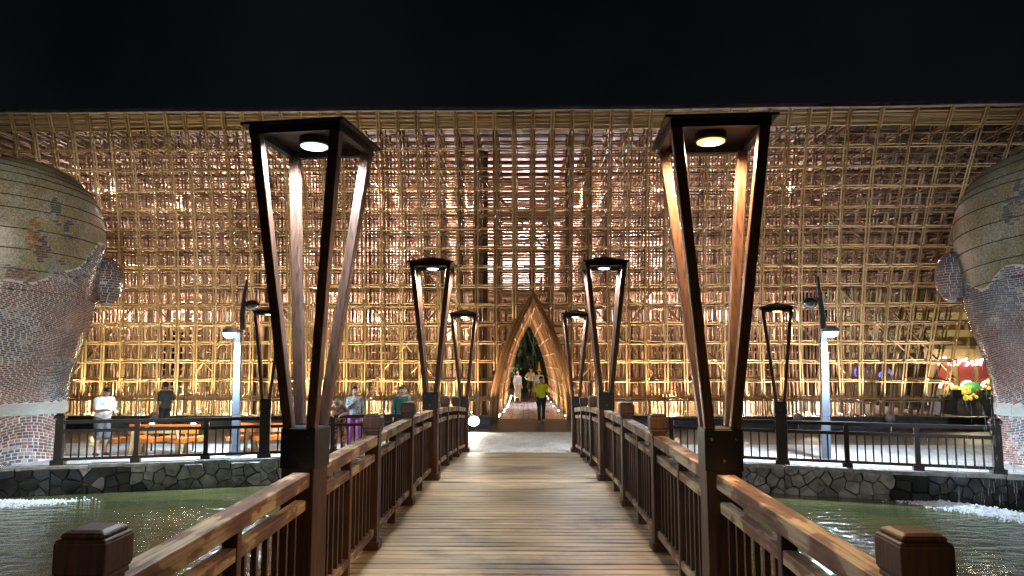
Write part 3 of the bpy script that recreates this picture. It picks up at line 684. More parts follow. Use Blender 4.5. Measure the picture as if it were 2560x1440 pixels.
def ear(e, c, rad, bias):
    """brick-clad lobe on the far flank of a pillar"""
    mb = MB(); prof = [(math.sin(a), -math.cos(a)) for a in np.linspace(0, math.pi, 16)]
    mb.lathe([(r * rad[0], z * rad[2]) for r, z in prof], 28, c, 0, sy=rad[1] / rad[0]); o = mb.build('lobe', 'grout', e, True)
    tb = MB(); t = -.9
    while t < .92:
        rr = math.sqrt(1 - t * t); n_ = int(2 * math.pi * rr * rad[0] / .125); off = random.random()
        for m_ in range(n_):
            a = (m_ + off) * 2 * math.pi / n_; b_ = a + 2 * math.pi / n_ * .88; vs = []
            for of in (.99, 1.03):
                for (aa, tt) in ((a, t), (b_, t), (b_, t + .085), (a, t + .085)):
                    r2 = math.sqrt(max(0, 1 - tt * tt)); vs.append((c[0] + rad[0] * of * r2 * math.cos(aa), c[1] + rad[1] * of * r2 * math.sin(aa), c[2] + rad[2] * of * tt))
            tb.add(vs, [(4, 5, 6, 7), (0, 1, 5, 4), (1, 2, 6, 5), (2, 3, 7, 6), (3, 0, 4, 7)], random.choice((0, 0, 0, 4, 2)))
        t += .105
    tb.build('lobe_bricks', TILES, o)['kind'] = 'stuff'
FR = -math.pi / 2
bl = [(3.35 + .45 * i, .10, FR - .2) for i in range(1, 6)] + [(5.9, .12, FR - .4), (6.25, .15, FR - .6), (6.5, .2, FR - .8), (6.68, .26, FR - .8), (6.8, .3, FR - .7)]
pL = pillar((-12.45, 16.85, 0), 1, .4, 'giant bulbous mosaic pillar behind the fence end beside the man in white', bl,
       [(FR + .85, 5.1, .085, .42, 5), (FR + .95, 4.75, .10, .32, 0), (FR + 1.06, 5.7, .07, .32, 2), (FR + 1.2, 5.3, .07, .2, 2), (FR + .45, 4.25, .14, .10, 2), (FR + .62, 4.32, .10, .08, 2), (FR - .15, 4.0, .10, .3, 2), (FR + .2, 3.95, .12, .12, 2), (FR + .78, 4.15, .16, .16, 1), (FR + 1.1, 4.4, .12, .25, 3)], FR + .55, 3.2, 1.05)
ear(pL, (1.86, 1.0, 4.3), (.30, .42, .60), .2)
bR = [(3.6 + .42 * i, .22, FR + .2) for i in range(1, 7)] + [(6.35, .25, FR + .3), (6.65, .3, FR + .3)]
pR = pillar((12.25, 16.3, 0), -1, 1.7, 'giant bulbous mosaic pillar in falling water beside the neon food stall', bR,
       [(FR - .62, 5.2, .16, .42, 2), (FR - .62, 4.95, .12, .2, 0), (FR - .45, 4.55, .14, .22, 3), (FR - .95, 5.9, .07, .3, 2), (FR - .85, 6.35, .08, .2, 2), (FR - 1.05, 5.5, .07, .3, 2), (FR - .85, 4.45, .08, .15, 0), (FR - .4, 4.1, .22, .14, 0), (FR - .55, 4.15, .12, .2, 3)], FR - .55, 4.35, -.15)
ear(pR, (-1.86, 1.0, 4.3), (.30, .42, .60), .9)

# ================================================================== STREET LAMPS
def street_lamp(loc, side, label):
    e = empty('street_lamp', loc, 0, label, 'lamp', 'steel street lamps with a bent blade')
    pts = [(0, 0, 0), (.02 * side, 0, 1.0), (.045 * side, 0, 2.0), (.05 * side, 0, 2.7), (.06 * side, 0, 3.05)]
    mb = MB(); 
    for a, b, w0, w1 in zip(pts[:-1], pts[1:], (.19, .18, .16, .14), (.18, .16, .14, .12)): mb.bar(a, b, w0, .10, up=(0, 1, 0), w2=w1 / w0)
    mb.box((0, 0, .015), (.36, .36, .03)); mb.build('pole', 'pole_paint', e)
    mb = MB(); bp = [(.06, 3.051, .12), (.035, 3.4, .11), (.05, 3.75, .09), (.09, 4.05, .07), (.11, 4.3, .045)] if side < 0 else [(.06, 3.051, .12), (.05, 3.4, .11), (.02, 3.75, .09), (-.01, 4.05, .07), (-.02, 4.3, .045)]
    for (x0, z0, w0), (x1, z1, w1) in zip(bp[:-1], bp[1:]): mb.bar((x0, 0, z0), (x1, 0, z1), w0, .07, up=(0, 1, 0), w2=w1 / w0)
    mb.build('blade', 'dark_pole', e)
    def head(c, lit, nm):
        dome = [(0, .12), (.06, .115), (.12, .09), (.16, .05), (.172, .0), (.165, -.02), (.16, -.022)]
        h = MB().lathe(dome, 20, c).build(nm, 'dark_pole' if not lit else 'pole_paint', e, True)
        MB().lathe([(0, -.15), (.07, -.14), (.12, -.105), (.15, -.05), (.158, -.02)], 20, c).build('lens', 'led_street' if lit else 'steel', h, True)
        MB().bar((.05, 0, c[2] + .03), (c[0] * .9, c[1] * .8, c[2] + .05), .05, .05).build('bracket', 'dark_pole', h)
    head((side * .13 if side < 0 else .10, -.34, 2.98), True, 'lit_head'); head((.20 if side < 0 else -.16, .16, 3.68), False, 'unlit_head')
    lamp('SPOT', 'street_light', (side * .13 if side < 0 else .10, -.38, 2.79), 1700, STREET, e, .10, (0, -.6, -1.2), 165, .6)
    # the lamp also spills onto its own pole
street_lamp((-6.98, 17.45, 0), -1, 'pale steel street lamp with glowing head near the orange benches')
street_lamp((-15.6, 14.9, 0), -1, 'added unseen street lamp on the bank brightening the bench-side pillar')  # this lamp and the next are added out of view to light the pillars
street_lamp((15.8, 13.2, 0), 1, 'added unseen street lamp on the bank brightening the sign-side pillar')
street_lamp((7.05, 16.95, 0), 1, 'pale steel street lamp with glowing head on the neon sign side')

# ================================================================== BENCHES AND FLOODLIGHTS
def bench(loc, label, n_=44, length=2.15):
    e = empty('park_bench', loc, 0, label, 'bench', 'orange slatted benches')
    sl = MB().box((0, 0, 0), (length / n_ * .86, .50, .10)).mesh('seat_slat', 'orange')
    for i in range(n_):
        x = -length / 2 + length * (i + .5) / n_; o = link('seat_slat', sl, e, (x, .06 * math.sin(x * 2 * math.pi / .75), .36 + .015 * math.sin(x * 8)))
    for sx in (-.58, .58):
        MB().bar((sx * 1.08, -.20, 0), (sx * .92, -.30, .62), .075, .06).build('arm_leg', 'tan_wood', e)
        MB().bar((sx * .8, -.05, 0), (sx * .8, -.1, .305), .085, .07).build('leg', 'tan_wood', e)
        MB().bar((sx * .9, .24, 0), (sx * .9, .36, .68), .08, .06).build('leg', 'tan_wood', e)
    for x0, x1, m_ in ((-.97, -.60, 'orange'), (-.60, .42, 'tan_wood'), (.42, .80, 'orange')):
        MB().box(((x0 + x1) / 2, .31, .53), (x1 - x0 - .012, .05, .13), rot=Matrix.Rotation(-.15, 3, 'X')).build('back_panel', m_, e)
    MB().box((-.06, .33, .665), (1.8, .045, .05)).build('back_rail', 'orange', e)
    return e
bench((-9.0, 17.75, 0), 'wavy orange slatted bench beside the man in white')
bench((-6.35, 18.2, 0), 'wavy orange slatted bench behind the lantern in the bank fence')
def flood(loc, label, group=None, lit=None, h=.34, face=1, big=.16):
    e = empty('floodlight', loc, 0, label, 'floodlight', group)
    MB().tube([(0, 0, 0), (0, 0, h)], .022, 8).build('stand', 'steel', e); MB().box((0, 0, .01), (.2, .2, .02)).build('base', 'dark_pole', e)
    tl = Matrix.Rotation(R(55) * face, 3, 'X')
    prof = [(0, -.09), (.6 * big, -.085), (.95 * big, -.02), (big, .05), (.97 * big, .06)]
    mb = MB().lathe(prof, 18); mb.v = [tuple(tl @ Vector(p) + Vector((0, 0, h + .1))) for p in mb.v]; mb.build('housing', 'tile_grey', e, True)
    mb = MB().lathe([(0, .052), (.95 * big, .05)], 18); mb.v = [tuple(tl @ Vector(p) + Vector((0, 0, h + .1))) for p in mb.v]; mb.build('lens', lit or 'band', e)
    MB().tube([(-big - .02, 0, h + .12), (-big - .02, 0, h - .02), (0, 0, h - .03), (big + .02, 0, h - .02), (big + .02, 0, h + .12)], .010, 5).build('yoke', 'dark_pole', e)
    return e
FG = 'round floodlights aimed at the bamboo'
for x, yy, lb in ((-12.35, 23.9, 'round pale floodlight on a stand behind the first orange bench'), (-9.6, 23.9, 'round pale floodlight on a stand just past the steel street lamp, bench side'), (9.0, 23.7, 'round pale floodlight on a stand left of the steel street lamp, sign side'), (11.9, 23.5, 'round pale floodlight on a stand beyond the street lamp, nearest the neon stall')):
    flood((x, yy, .0), lb, FG, 'band', h=.33, face=-1)
f_ = flood((-1.62, 23.55, .1), 'dazzling floodlight on the ground beside the archway ramp', None, 'led_neutral', .10, 1, .19)
lamp('SPOT', 'flood_light', (-1.62, 23.3, .32), 170, (1, .93, .78), None, .1, (-1.2, 19, .5), 140, .6)
for x, lb in ((-9.52, 'small glaring spotlight behind the first bench, near the man in white'), (-8.45, 'small glaring spotlight behind the first bench, near the dark-shirted man')):
    e = empty('spotlight', (x, 18.35, 0), 0, lb, 'spotlight', 'spotlights behind the first bench')
    MB().tube([(0, 0, 0), (0, 0, .62)], .02, 6).build('stand', 'dark_pole', e); MB().box((0, -.0, .66), (.13, .07, .09)).build('housing', 'dark_pole', e); MB().box((0, -.04, .66), (.11, .012, .075)).build('lens', 'led_cool', e)
# added unseen mast behind the camera, its two spots brighten the pillars
e = empty('fill_mast', (-.08, -7.5, .28), 0, 'added unseen steel mast with two projectors brightening the mosaic pillars', 'mast')
MB().tube([(0, 0, 0), (0, 0, 5.9)], [.09, .06], 10).build('pole', 'pole_paint', e)
for s, tg, pw in ((-1, (-12.4, 16.8, 3.6), 11000), (1, (12.2, 16.3, 3.6), 8500)):
    MB().box((s * .35, 0, 5.9), (.32, .2, .26)).build('projector', 'dark_pole', e); MB().bar((0, 0, 5.72), (s * .35, 0, 5.72), .05, .05).build('arm', 'dark_pole', e)
    lamp('SPOT', 'pillar_fill_light', (-.08 + s * .35, -7.3, 6.0), pw, (1.0, .95, .84) if s < 0 else (.86, .92, 1.0), None, .15, tg, 26, .5)
# recessed dots of light on the floor under the lattice
dome = MB().lathe([(.045, 0), (.042, .02), (.025, .036), (0, .042)], 8).mesh('ground_light', 'glow_dot', True)
for i in range(74):
    x = random.choice((random.uniform(-15.5, -1.6), random.uniform(2.2, 13.0), random.uniform(-14, -6))); yy = 24.75 + 4.5 * random.random() ** 1.5
    o = link('ground_light', dome, None, (x, yy, .341)); tag(o, 'tiny white ground light shining on the floor among the bamboo uprights', 'light', 'ground lights under the bamboo')

# ================================================================== POND DETAILS
def foam_patch(c, sx, sy, ang, n_, label):
    mb = MB(); ca, sa = math.cos(ang), math.sin(ang)
    for i in range(n_):
        u = random.gauss(0, .5); v = random.gauss(0, .45); d = math.hypot(u, v)
        x = c[0] + ca * u * sx - sa * v * sy; yy = c[1] + sa * u * sx + ca * v * sy
        r = random.uniform(.008, .028) * (1.2 if d < .5 else .7); z = WATER_Z + abs(random.gauss(0, .03)) * max(0, 1.2 - d)
        mb.add([(x - r * 1.5, yy, z), (x + r * 1.5, yy, z), (x, yy - r * 1.6, z), (x, yy + r * 1.6, z), (x, yy, z + r), (x, yy, z - r)], [(0, 2, 4), (2, 1, 4), (1, 3, 4), (3, 0, 4), (2, 0, 5), (1, 2, 5), (3, 1, 5), (0, 3, 5)])
    tag(mb.build('foam', 'foam'), label, 'foam', kind='stuff')
foam_patch((-10.5, 14.42), .95, .34, .35, 5200, 'white splash foam on the pond below the steel pipes')
foam_patch((8.75, 14.15), 1.5, .42, -.98, 7500, 'white splash foam on the pond below the falling water')
e = empty('water_pipes', (-11.55, 15.3, 0), 0, 'row of bent chrome pipes spilling over the pond wall', 'pipes')
for i in range(4):
    x = -.3 + i * .17; MB().tube([(x, .5, -.02), (x, .1, .02), (x, -.02, .015), (x, -.12, -.04), (x, -.17, -.14), (x, -.18, -.50)], .062, 12).build('pipe', 'steel', e, True)
dr = MB()
for i in range(150):
    k = random.random()
    x = random.gauss(9.0, .16) if k < .62 else random.uniform(8.0, 11.5); yy = 14.1 + random.uniform(-.25, .25) - (x - 9) * .3; z = random.uniform(-.55, 2.6) if k < .62 else random.uniform(-.55, .5); ln = random.uniform(.05, .26)
    dr.tube([(x, yy, z), (x, yy, z + ln)], random.uniform(.002, .0055), 4)
tag(dr.build('falling_water', 'drops'), 'thin streaks of water falling past the fence near the mosaic pillar', 'water', kind='stuff')

# ================================================================== NEON STALL, GROVE
st = empty('food_stall', (18.6, 30.5, 0), 0, 'colourful lit food stall with neon lettering and bright flowers beyond the pavilion corner', 'stall')
for nm, c, s_ in (('neon_white', (1, .96, .9), 4), ('neon_blue', (.1, .15, 1), 1.6), ('panel_red', (.32, .05, .05), .12), ('glow_green', (.05, .30, .07), .2), ('flower_yellow', (.85, .70, .10), .55), ('beam_gold', (.65, .47, .18), .25)): M[nm] = emit(nm, c, s_)  # globe, flowers and beams carry a faint glow that imitates lamplight
def sp(mb, name, m, sm=False): return mb.build(name, m, st, sm)
sp(MB().box((0, 0, .45), (2.6, .9, .9)), 'counter', 'plinth'); sp(MB().box((0, .5, 1.6), (2.6, .08, 2.4)), 'back_wall', 'tan_wood')
for x in (-.55, .35, 1.2):
    p = sp(MB().box((x, .40, 1.75), (.62, .06, 1.1)), 'panel', 'panel_red')
    arc = MB().tube([(x + .27 * math.cos(a), .34, 1.15 + .27 * math.sin(a)) for a in np.linspace(0, math.pi, 12)], .05, 6); arc.build('neon_arc', 'neon_white', p)
strokes = [[(-.9, 2.36), (-.5, 2.44)], [(-.72, 2.42), (-.80, 2.12)], [(-.42, 2.28), (-.42, 2.12), (-.28, 2.1), (-.24, 2.3), (-.22, 2.1)], [(-.08, 2.32), (-.12, 2.12), (.0, 2.3), (.10, 2.34)], [(.2, 2.4), (.12, 2.3), (.26, 2.2), (.14, 2.08)], [(.36, 2.3), (.38, 2.12), (.52, 2.12), (.54, 2.34)], [(.62, 2.3), (.78, 2.38)], [(.7, 2.34), (.64, 2.1)]]
for s_ in strokes: sp(MB().tube([(x * 1.25 + .1, .28, z) for x, z in s_], .045, 6), 'neon_letter', 'neon_white')
sp(MB().lathe([(.40 * math.sin(a), -.34 * math.cos(a)) for a in np.linspace(0, math.pi, 12)], 18, (.25, -.1, 1.08)), 'green_globe', 'glow_green', True)
for i in range(48):
    x = random.uniform(-1.1, 1.3); z = random.uniform(.75, 1.25) + (.2 if abs(x) > .7 else 0); r = random.uniform(.08, .17)
    r *= .75
    sp(MB().lathe([(r * math.sin(a), -r * math.cos(a)) for a in np.linspace(0, math.pi, 6)], 7, (x, -.50 + random.uniform(-.1, .1), z)), 'flower', 'flower_yellow' if random.random() < .75 else 'panel_red', True)
for x in (-.75, .45, 1.0): sp(MB().box((x, -.62, .95), (.36, .2, .32)), 'dark_box', 'black')
bld = empty('gilded_house', (20, 37, 0), 0, 'gilded beams and walls of a lit house behind the food stall', 'building')
for z in (2.9, 3.7, 4.6): MB().box((0, 0, z), (7, .4, .35)).build('beam', 'beam_gold', bld)
MB().box((0, .5, 3), (7, .3, 6)).build('wall', 'tan_wood', bld); MB().box((0, .2, 6.2), (8, 2, .4)).build('roof', 'roof', bld)
for x in (-2.4, -.6, 1.2, 3): MB().box((x, -.05, 2.2), (.3, .3, 4.4)).build('column', 'tan_wood', bld)
for x, z, lb in ((13.2, 1.75, 'small blue neon sign glimpsed through the open end of the lattice, higher one'), (14.4, 1.6, 'small blue neon sign glimpsed through the open end of the lattice, next to the corner')):
    e = empty('neon_sign', (x + 3.2, 35, 0), 0, lb, 'sign'); MB().tube([(.3 * math.cos(a), 0, z + .18 * math.sin(a)) for a in np.linspace(0, 5.5, 12)], .05, 6).build('tube', 'neon_blue', e); MB().bar((0, .1, 0), (0, .1, z), .08, .08).build('post', 'black', e)
def leaf_clump(mb, c, rad, n_, size, droop=.5):
    for i in range(n_):
        d = rng.normal(size=3); d /= np.linalg.norm(d); p = Vector(c) + Vector((d[0] * rad[0], d[1] * rad[1], d[2] * rad[2])) * float(rng.random() ** .4)
        a = Vector(rng.normal(size=3)); a.z -= droop; a.normalize(); b = a.cross(Vector(rng.normal(size=3))).normalized(); l = size * float(rng.uniform(.6, 1.4))
        mb.add([p, p + a * l * .5 + b * l * .14, p + a * l, p + a * l * .5 - b * l * .14], [(0, 1, 2, 3)])
def grove_plant(x, yy, h, label, seed):
    e = empty('bamboo_clump', (x, yy, 0), 0, label, 'plant', 'plants beyond the tunnel')
    mb = MB()
    for i in range(9):
        bx, by = random.gauss(0, .3), random.gauss(0, .3); mb.tube([(bx, by, 0), (bx * 1.3, by * 1.3, h * .5), (bx * 2.4, by * 2.4, h)], [.04, .035, .015], 6)
    mb.build('culm', 'culm', e)['kind'] = 'stuff'
    lf = MB()
    for i in range(46): 
        z = random.uniform(.5, h); leaf_clump(lf, (random.gauss(0, .55), random.gauss(0, .4), z), (.4, .3, .35), 34, .22)
    lf.build('foliage', 'leaf', e)['kind'] = 'stuff'
for x, yy, h, lb in ((-.9, 46.0, 5.2, 'bamboo clump beyond the tunnel, towards its yellow-lit side'), (.5, 47.2, 6.0, 'tall bamboo clump seen straight through the pointed archway'), (1.9, 46.3, 5.4, 'dark bamboo clump beyond the tunnel on the shaded side'), (.0, 49, 7, 'tallest bamboo clump at the back beyond the tunnel')): grove_plant(x, yy, h, lb, 1)
lamp('SPOT', 'grove_light', (-1.6, 44.4, .5), 500, (1, .95, .6), None, .1, (-.9, 46, 2.5), 60, .6)
for x, yy, h, lb in ((15.6, 33.5, 6.5, 'leafy tree glimpsed through the open end of the bamboo lattice'), (18.5, 35.0, 6.0, 'leafy tree between the lattice corner and the gilded house')):
    e = empty('leafy_tree', (x, yy, 0), 0, lb, 'tree')
    MB().tube([(0, 0, 0), (.1, 0, 1.6), (0, .1, 3.4)], [.14, .11, .06], 8).build('trunk', 'culm', e, True)
    lf = MB()
    for i in range(70): leaf_clump(lf, (random.gauss(0, .9), random.gauss(0, .7), random.uniform(2.2, h)), (.5, .5, .45), 30, .2)
    lf.build('crown', 'leaf', e)['kind'] = 'stuff'
lamp('POINT', 'stall_light', (18.2, 29.3, 2.6), 150, (1, .85, .5), None, .15)

# ================================================================== PEOPLE
SKIN = newmat('skin', (.48, .27, .18), .5); SKIN2 = newmat('skin_tan', (.36, .19, .12), .5)
PMAT = {}
def pm_(c, rough=.8):
    if c not in PMAT: PMAT[c] = noisemat('cloth_%d' % len(PMAT), [(.3, tuple(x * .6 for x in c)), (.55, c), (.75, tuple(min(.9, x * 1.2) for x in c))], 7, (1, 1, .5), rough, 3, bmp=1.0, bdist=.05)
    return PMAT[c]
def flowered(name, stops, sc):
    return noisemat(name, stops, sc, rough=.8, bmp=0, detail=2)
class Body:
    """smooth union of round cones and ellipsoids, meshed as one skin"""
    def __init__(s): s.pr = []; s.paint = []
    def cone(s, a, b, ra, rb, tag, k=.03): s.pr.append(('c', np.array(a, float), np.array(b, float), ra, rb, tag, k)); return s
    def ell(s, c, r, tag, k=.03, rot=None): s.pr.append(('e', np.array(c, float), np.array(r, float), rot, None, tag, k)); return s
    @staticmethod
    def dist(p, P):
        if p[0] == 'c':
            a, b, ra, rb = p[1:5]; ab = b - a; t = np.clip(((P - a) @ ab) / max(ab @ ab, 1e-9), 0, 1)
            return np.linalg.norm(P - a - t[..., None] * ab, axis=-1) - (ra + (rb - ra) * t)
        q = P - p[1]
        if p[3] is not None: q = q @ p[3]
        k0 = np.linalg.norm(q / p[2], axis=-1); k1 = np.linalg.norm(q / (p[2] ** 2), axis=-1)
        return k0 * (k0 - 1) / np.maximum(k1, 1e-6)
    def bbox(s, p):
        if p[0] == 'c': r = max(p[3], p[4]); return np.minimum(p[1], p[2]) - r, np.maximum(p[1], p[2]) + r
        r = p[2].max(); return p[1] - r, p[1] + r
    def mesh(s, name, mats, h=.0115):
        bb = [s.bbox(p) for p in s.pr]; lo = np.min([b[0] for b in bb], 0) - .04; hi = np.max([b[1] for b in bb], 0) + .04
        n = np.ceil((hi - lo) / h).astype(int) + 1; F = np.full(n, .2, np.float32)
        ax = [lo[i] + h * np.arange(n[i]) for i in range(3)]
        for p, b in zip(s.pr, bb):
            i0 = np.maximum(((b[0] - .05 - lo) / h).astype(int), 0); i1 = np.minimum(((b[1] + .05 - lo) / h).astype(int) + 2, n)
            G = np.stack(np.meshgrid(*[ax[i][i0[i]:i1[i]] for i in range(3)], indexing='ij'), -1)
            d = s.dist(p, G); k = p[6]; S = F[i0[0]:i1[0], i0[1]:i1[1], i0[2]:i1[2]]
            hh = np.clip(.5 + .5 * (S - d) / k, 0, 1); F[i0[0]:i1[0], i0[1]:i1[1], i0[2]:i1[2]] = S + (d - S) * hh - k * hh * (1 - hh)
        ins = F < 0; c = np.zeros(n - 1, int)
        sl = lambda A, i, j, k: A[i:n[0] - 1 + i, j:n[1] - 1 + j, k:n[2] - 1 + k]
        for i in (0, 1):
            for j in (0, 1):
                for k in (0, 1): c += sl(ins, i, j, k)
        cells = np.argwhere((c > 0) & (c < 8)); idx = -np.ones(n - 1, int); idx[tuple(cells.T)] = np.arange(len(cells))
        acc = np.zeros((len(cells), 3)); cnt = np.zeros(len(cells)); E = [(0, 0, 0), (1, 0, 0), (0, 1, 0), (1, 1, 0), (0, 0, 1), (1, 0, 1), (0, 1, 1), (1, 1, 1)]
        for a in E:
            for d_ in range(3):
                if a[d_]: continue
                b = list(a); b[d_] = 1; A = cells + np.array(a); B = cells + np.array(b); fa = F[tuple(A.T)]; fb = F[tuple(B.T)]; m = (fa < 0) != (fb < 0)
                t = np.where(m, fa / np.where(m, fa - fb, 1), 0); acc += np.where(m[:, None], A + t[:, None] * (B - A), 0); cnt += m
        V = lo + acc / cnt[:, None] * h
        faces = []
        for d_ in range(3):
            e1, e2 = (d_ + 1) % 3, (d_ + 2) % 3
            A = ins; sh = [slice(None)] * 3; sh2 = [slice(None)] * 3; sh[d_] = slice(0, -1); sh2[d_] = slice(1, None)
            ch = A[tuple(sh)] != A[tuple(sh2)]; P = np.argwhere(ch); P = P[(P[:, e1] > 0) & (P[:, e2] > 0) & (P[:, e1] < n[e1] - 1) & (P[:, e2] < n[e2] - 1)]
            if not len(P): continue
            def cid(o1, o2): Q = P.copy(); Q[:, e1] -= o1; Q[:, e2] -= o2; return idx[tuple(Q.T)]
            q = np.stack([cid(0, 0), cid(1, 0), cid(1, 1), cid(0, 1)], 1); fl = ins[tuple(P.T)]; q[~fl] = q[~fl][:, ::-1]; faces.append(q)
        Q = np.concatenate(faces); Q = Q[(Q >= 0).all(1)]; cen = V[Q].mean(1)
        D = np.stack([s.dist(p, cen) for p in s.pr], 1); tg = np.array([p[5] for p in s.pr])[D.argmin(1)]
        for (ctr, r, t_) in s.paint: tg[(np.linalg.norm((cen - np.array(ctr)) / np.array(r), axis=1) < 1)] = t_
        me = bpy.data.meshes.new(name); me.from_pydata(V.tolist(), [], Q.tolist()); keys = list(mats)
        for k_ in keys: me.materials.append(mats[k_])
        lut = {k_: i for i, k_ in enumerate(keys)}; me.polygons.foreach_set('material_index', [lut[t] for t in tg]); me.polygons.foreach_set('use_smooth', [True] * len(Q)); me.update()
        return me
def V3(*a): return np.array(a, float)
def hand(B, wrist, d, up, tagn='skin', curl=.5):
    """palm, four unequal curled fingers and a thumb leaving the side of the palm"""
    d = d / np.linalg.norm(d); up = up - (up @ d) * d; up /= np.linalg.norm(up); sd = np.cross(d, up)
    p0 = wrist + d * .015; p1 = wrist + d * .085
    for o in (-.026, 0, .026): B.cone(p0 + sd * o * .7, p1 + sd * o, .017, .014, tagn, .012)
    for o, l in ((-.034, .060), (-.012, .076), (.011, .070), (.033, .052)):
        a = p1 + sd * o; m = a + (d * math.cos(curl * .7) - up * math.sin(curl * .7)) * l * .5; e = m + (d * math.cos(curl * 1.8) - up * math.sin(curl * 1.8)) * l * .5
        B.cone(a, m, .0095, .009, tagn, .005); B.cone(m, e, .009, .0075, tagn, .004)
    t0 = p0 + d * .02 - sd * .026; t1 = t0 - sd * .03 + d * .03 - up * .012; B.cone(t0, t1, .012, .010, tagn, .006); B.cone(t1, t1 + d * .032 - up * .008, .010, .008, tagn, .004)
def person(loc, rz, label, mats, H=1.65, build=1.0, sleeve='short', hair='short', legs='long', arms=None, feet=None, hunch=0.0, head_pitch=0.0, head_yaw=0.0, belly=0.0, skirt=None, group='people on the terrace', bun=False, foot_y=None, cat='person'):
    """faces -Y; x is the person's left when seen from the front on +X"""
    B = Body(); k = H / 1.70; b = build
    hip = V3(0, 0, .93); chest = hip + V3(0, -math.sin(hunch) * .36, math.cos(hunch) * .36); neckb = hip + V3(0, -math.sin(hunch * 1.15) * .50, math.cos(hunch * 1.15) * .50)
    fw = V3(0, -math.cos(hunch), -math.sin(hunch))
    B.ell(hip + V3(0, 0, .0), (.165 * b, .125 * b, .13), 'bottom', .04)
    B.cone(hip + V3(0, 0, .06), chest, .135 * b, .15 * b, 'top', .05)
    for s in (-1, 1): B.cone(hip + V3(s * .05 * b, 0, .05), chest + V3(s * .06 * b, 0, .02), .115 * b, .115 * b, 'top', .04)
    if belly: B.ell(hip + V3(0, -.07, .14), (.165 * b, .12 + belly, .17), 'top', .05)
    for s in (-1, 1): B.cone(chest + V3(s * .04, 0, .06), neckb + V3(s * .145 * b, 0, -.045), .10 * b, .062 * b, 'top', .05)
    # neck and head
    hd = V3(math.sin(head_yaw) * math.cos(head_pitch), -math.cos(head_yaw) * math.cos(head_pitch), -math.sin(head_pitch))
    nk = neckb + (V3(0, 0, .09) * (1 - hunch * .3) + fw * .02); B.cone(neckb + V3(0, 0, -.02), nk, .056, .05, 'skin', .025)
    hup = V3(0, 0, 1) * math.cos(head_pitch) + V3(math.sin(head_yaw), -math.cos(head_yaw), 0) * math.sin(head_pitch); hc = nk + hup * .085 + hd * .018
    sd = np.cross(hup, hd); RT = np.stack([sd, -hd, hup], 1)
    B.ell(hc, (.073, .090, .108), 'skin', .02, RT); B.ell(hc + hd * .03 - hup * .05, (.055, .06, .06), 'skin', .025, RT)
    B.cone(hc + hd * .083 + hup * .012, hc + hd * .104 - hup * .022, .010, .015, 'skin', .012)
    for s in (-1, 1):
        B.ell(hc + sd * s * .075 - hup * .005 - hd * .0, (.012, .022, .032), 'skin', .008, RT)
        B.paint.append((hc + sd * s * .032 + hd * .078 + hup * .012, (.014, .03, .009), 'hair')); B.paint.append((hc + sd * s * .032 + hd * .078 + hup * .034, (.020, .03, .006), 'hair'))
    B.paint.append((hc + hd * .085 - hup * .052, (.024, .03, .008), 'lip'))
    if hair == 'short': B.ell(hc + hup * .022 - hd * .016, (.080, .088, .100), 'hair', .012, RT); B.ell(hc + hup * .06 + hd * .03, (.062, .06, .052), 'hair', .015, RT)
    else:
        B.ell(hc + hup * .02 - hd * .022, (.086, .090, .104), 'hair', .012, RT); B.ell(hc + hup * .065 + hd * .022, (.064, .06, .05), 'hair', .015, RT)
        if hair == 'long': B.cone(hc - hd * .07, hc - hd * .075 - V3(0, 0, .22), .065, .045, 'hair', .02)
        if bun: B.ell(hc - hd * .10 + hup * .03, (.045, .045, .045), 'hair', .015)
    # arms: (elbow, wrist) offsets from the shoulder
    arms = arms or {}
    for s in (-1, 1):
        sh = neckb + V3(s * .175 * b, 0, -.055); el, wr = arms.get(s, (V3(s * .06, .02, -.27), V3(s * .07, -.04, -.50)))
        el = sh + np.array(el); wr = sh + np.array(wr)
        if sleeve == 'long': B.cone(sh, el, .056 * b, .046, 'top', .03); B.cone(el, wr, .046, .035, 'top', .02)
        elif sleeve == 'none': B.cone(sh, el, .046, .038, 'skin', .025); B.cone(el, wr, .037, .024, 'skin', .015)
        else:
            md = sh + (el - sh) * .72; B.cone(sh, md, .064 * b, .062, 'top', .03); B.cone(md, el, .043, .040, 'skin', .010); B.cone(el, wr, .040, .026, 'skin', .015)
        dd = wr - el; hand(B, wr, dd / np.linalg.norm(dd), V3(-s * .3, .2, 1) if abs(dd[2]) < .12 else V3(0, 1, .1) * 1.0 + V3(s * .5, 0, 0))
    feet = feet or {}
    for s in (-1, 1):
        ft = np.array(feet.get(s, V3(s * .09, 0, 0)), float); hp = hip + V3(s * .085 * b, 0, -.03); an = ft + V3(0, .02, .085)
        mid = (hp + an) / 2 + V3(0, -.035, .03); bt = 'bottom'
        if skirt is None:
            if legs == 'long': B.cone(hp, mid, .098 * b, .068 * b, bt, .03); B.cone(mid, an + V3(0, 0, .0), .068 * b, .055 * b, bt, .02)
            else:
                kn = mid + (an - mid) * .12; B.cone(hp, kn, .102 * b, .082 * b, bt, .03); B.cone(mid, an, .060, .036, 'skin', .012)
        else:
            B.cone(mid, an, .052, .034, 'skin', .012)
        B.cone(ft + V3(0, .05, .038), ft + V3(s * .018, -.13, .030), .040, .032, 'shoe', .015)
        B.cone(an, ft + V3(0, .03, .05), .036, .036, 'skin' if legs != 'long' or skirt else 'shoe', .012)
    if skirt is not None:
        for i in range(5): t = i / 4; B.ell((0, 0, .90 - (skirt) * t), (.15 * b + .055 * t, .125 * b + .05 * t, .13), 'bottom', .05)
        B.ell((0, 0, .90 - skirt - .05), (.205 * b, .175 * b, .05), 'bottom', .04)
    me = B.mesh('person', mats); o = link('person', me, None, loc); o.scale = (k, k, k); o.rotation_euler = (0, 0, rz)
    return tag(o, label, cat, group)
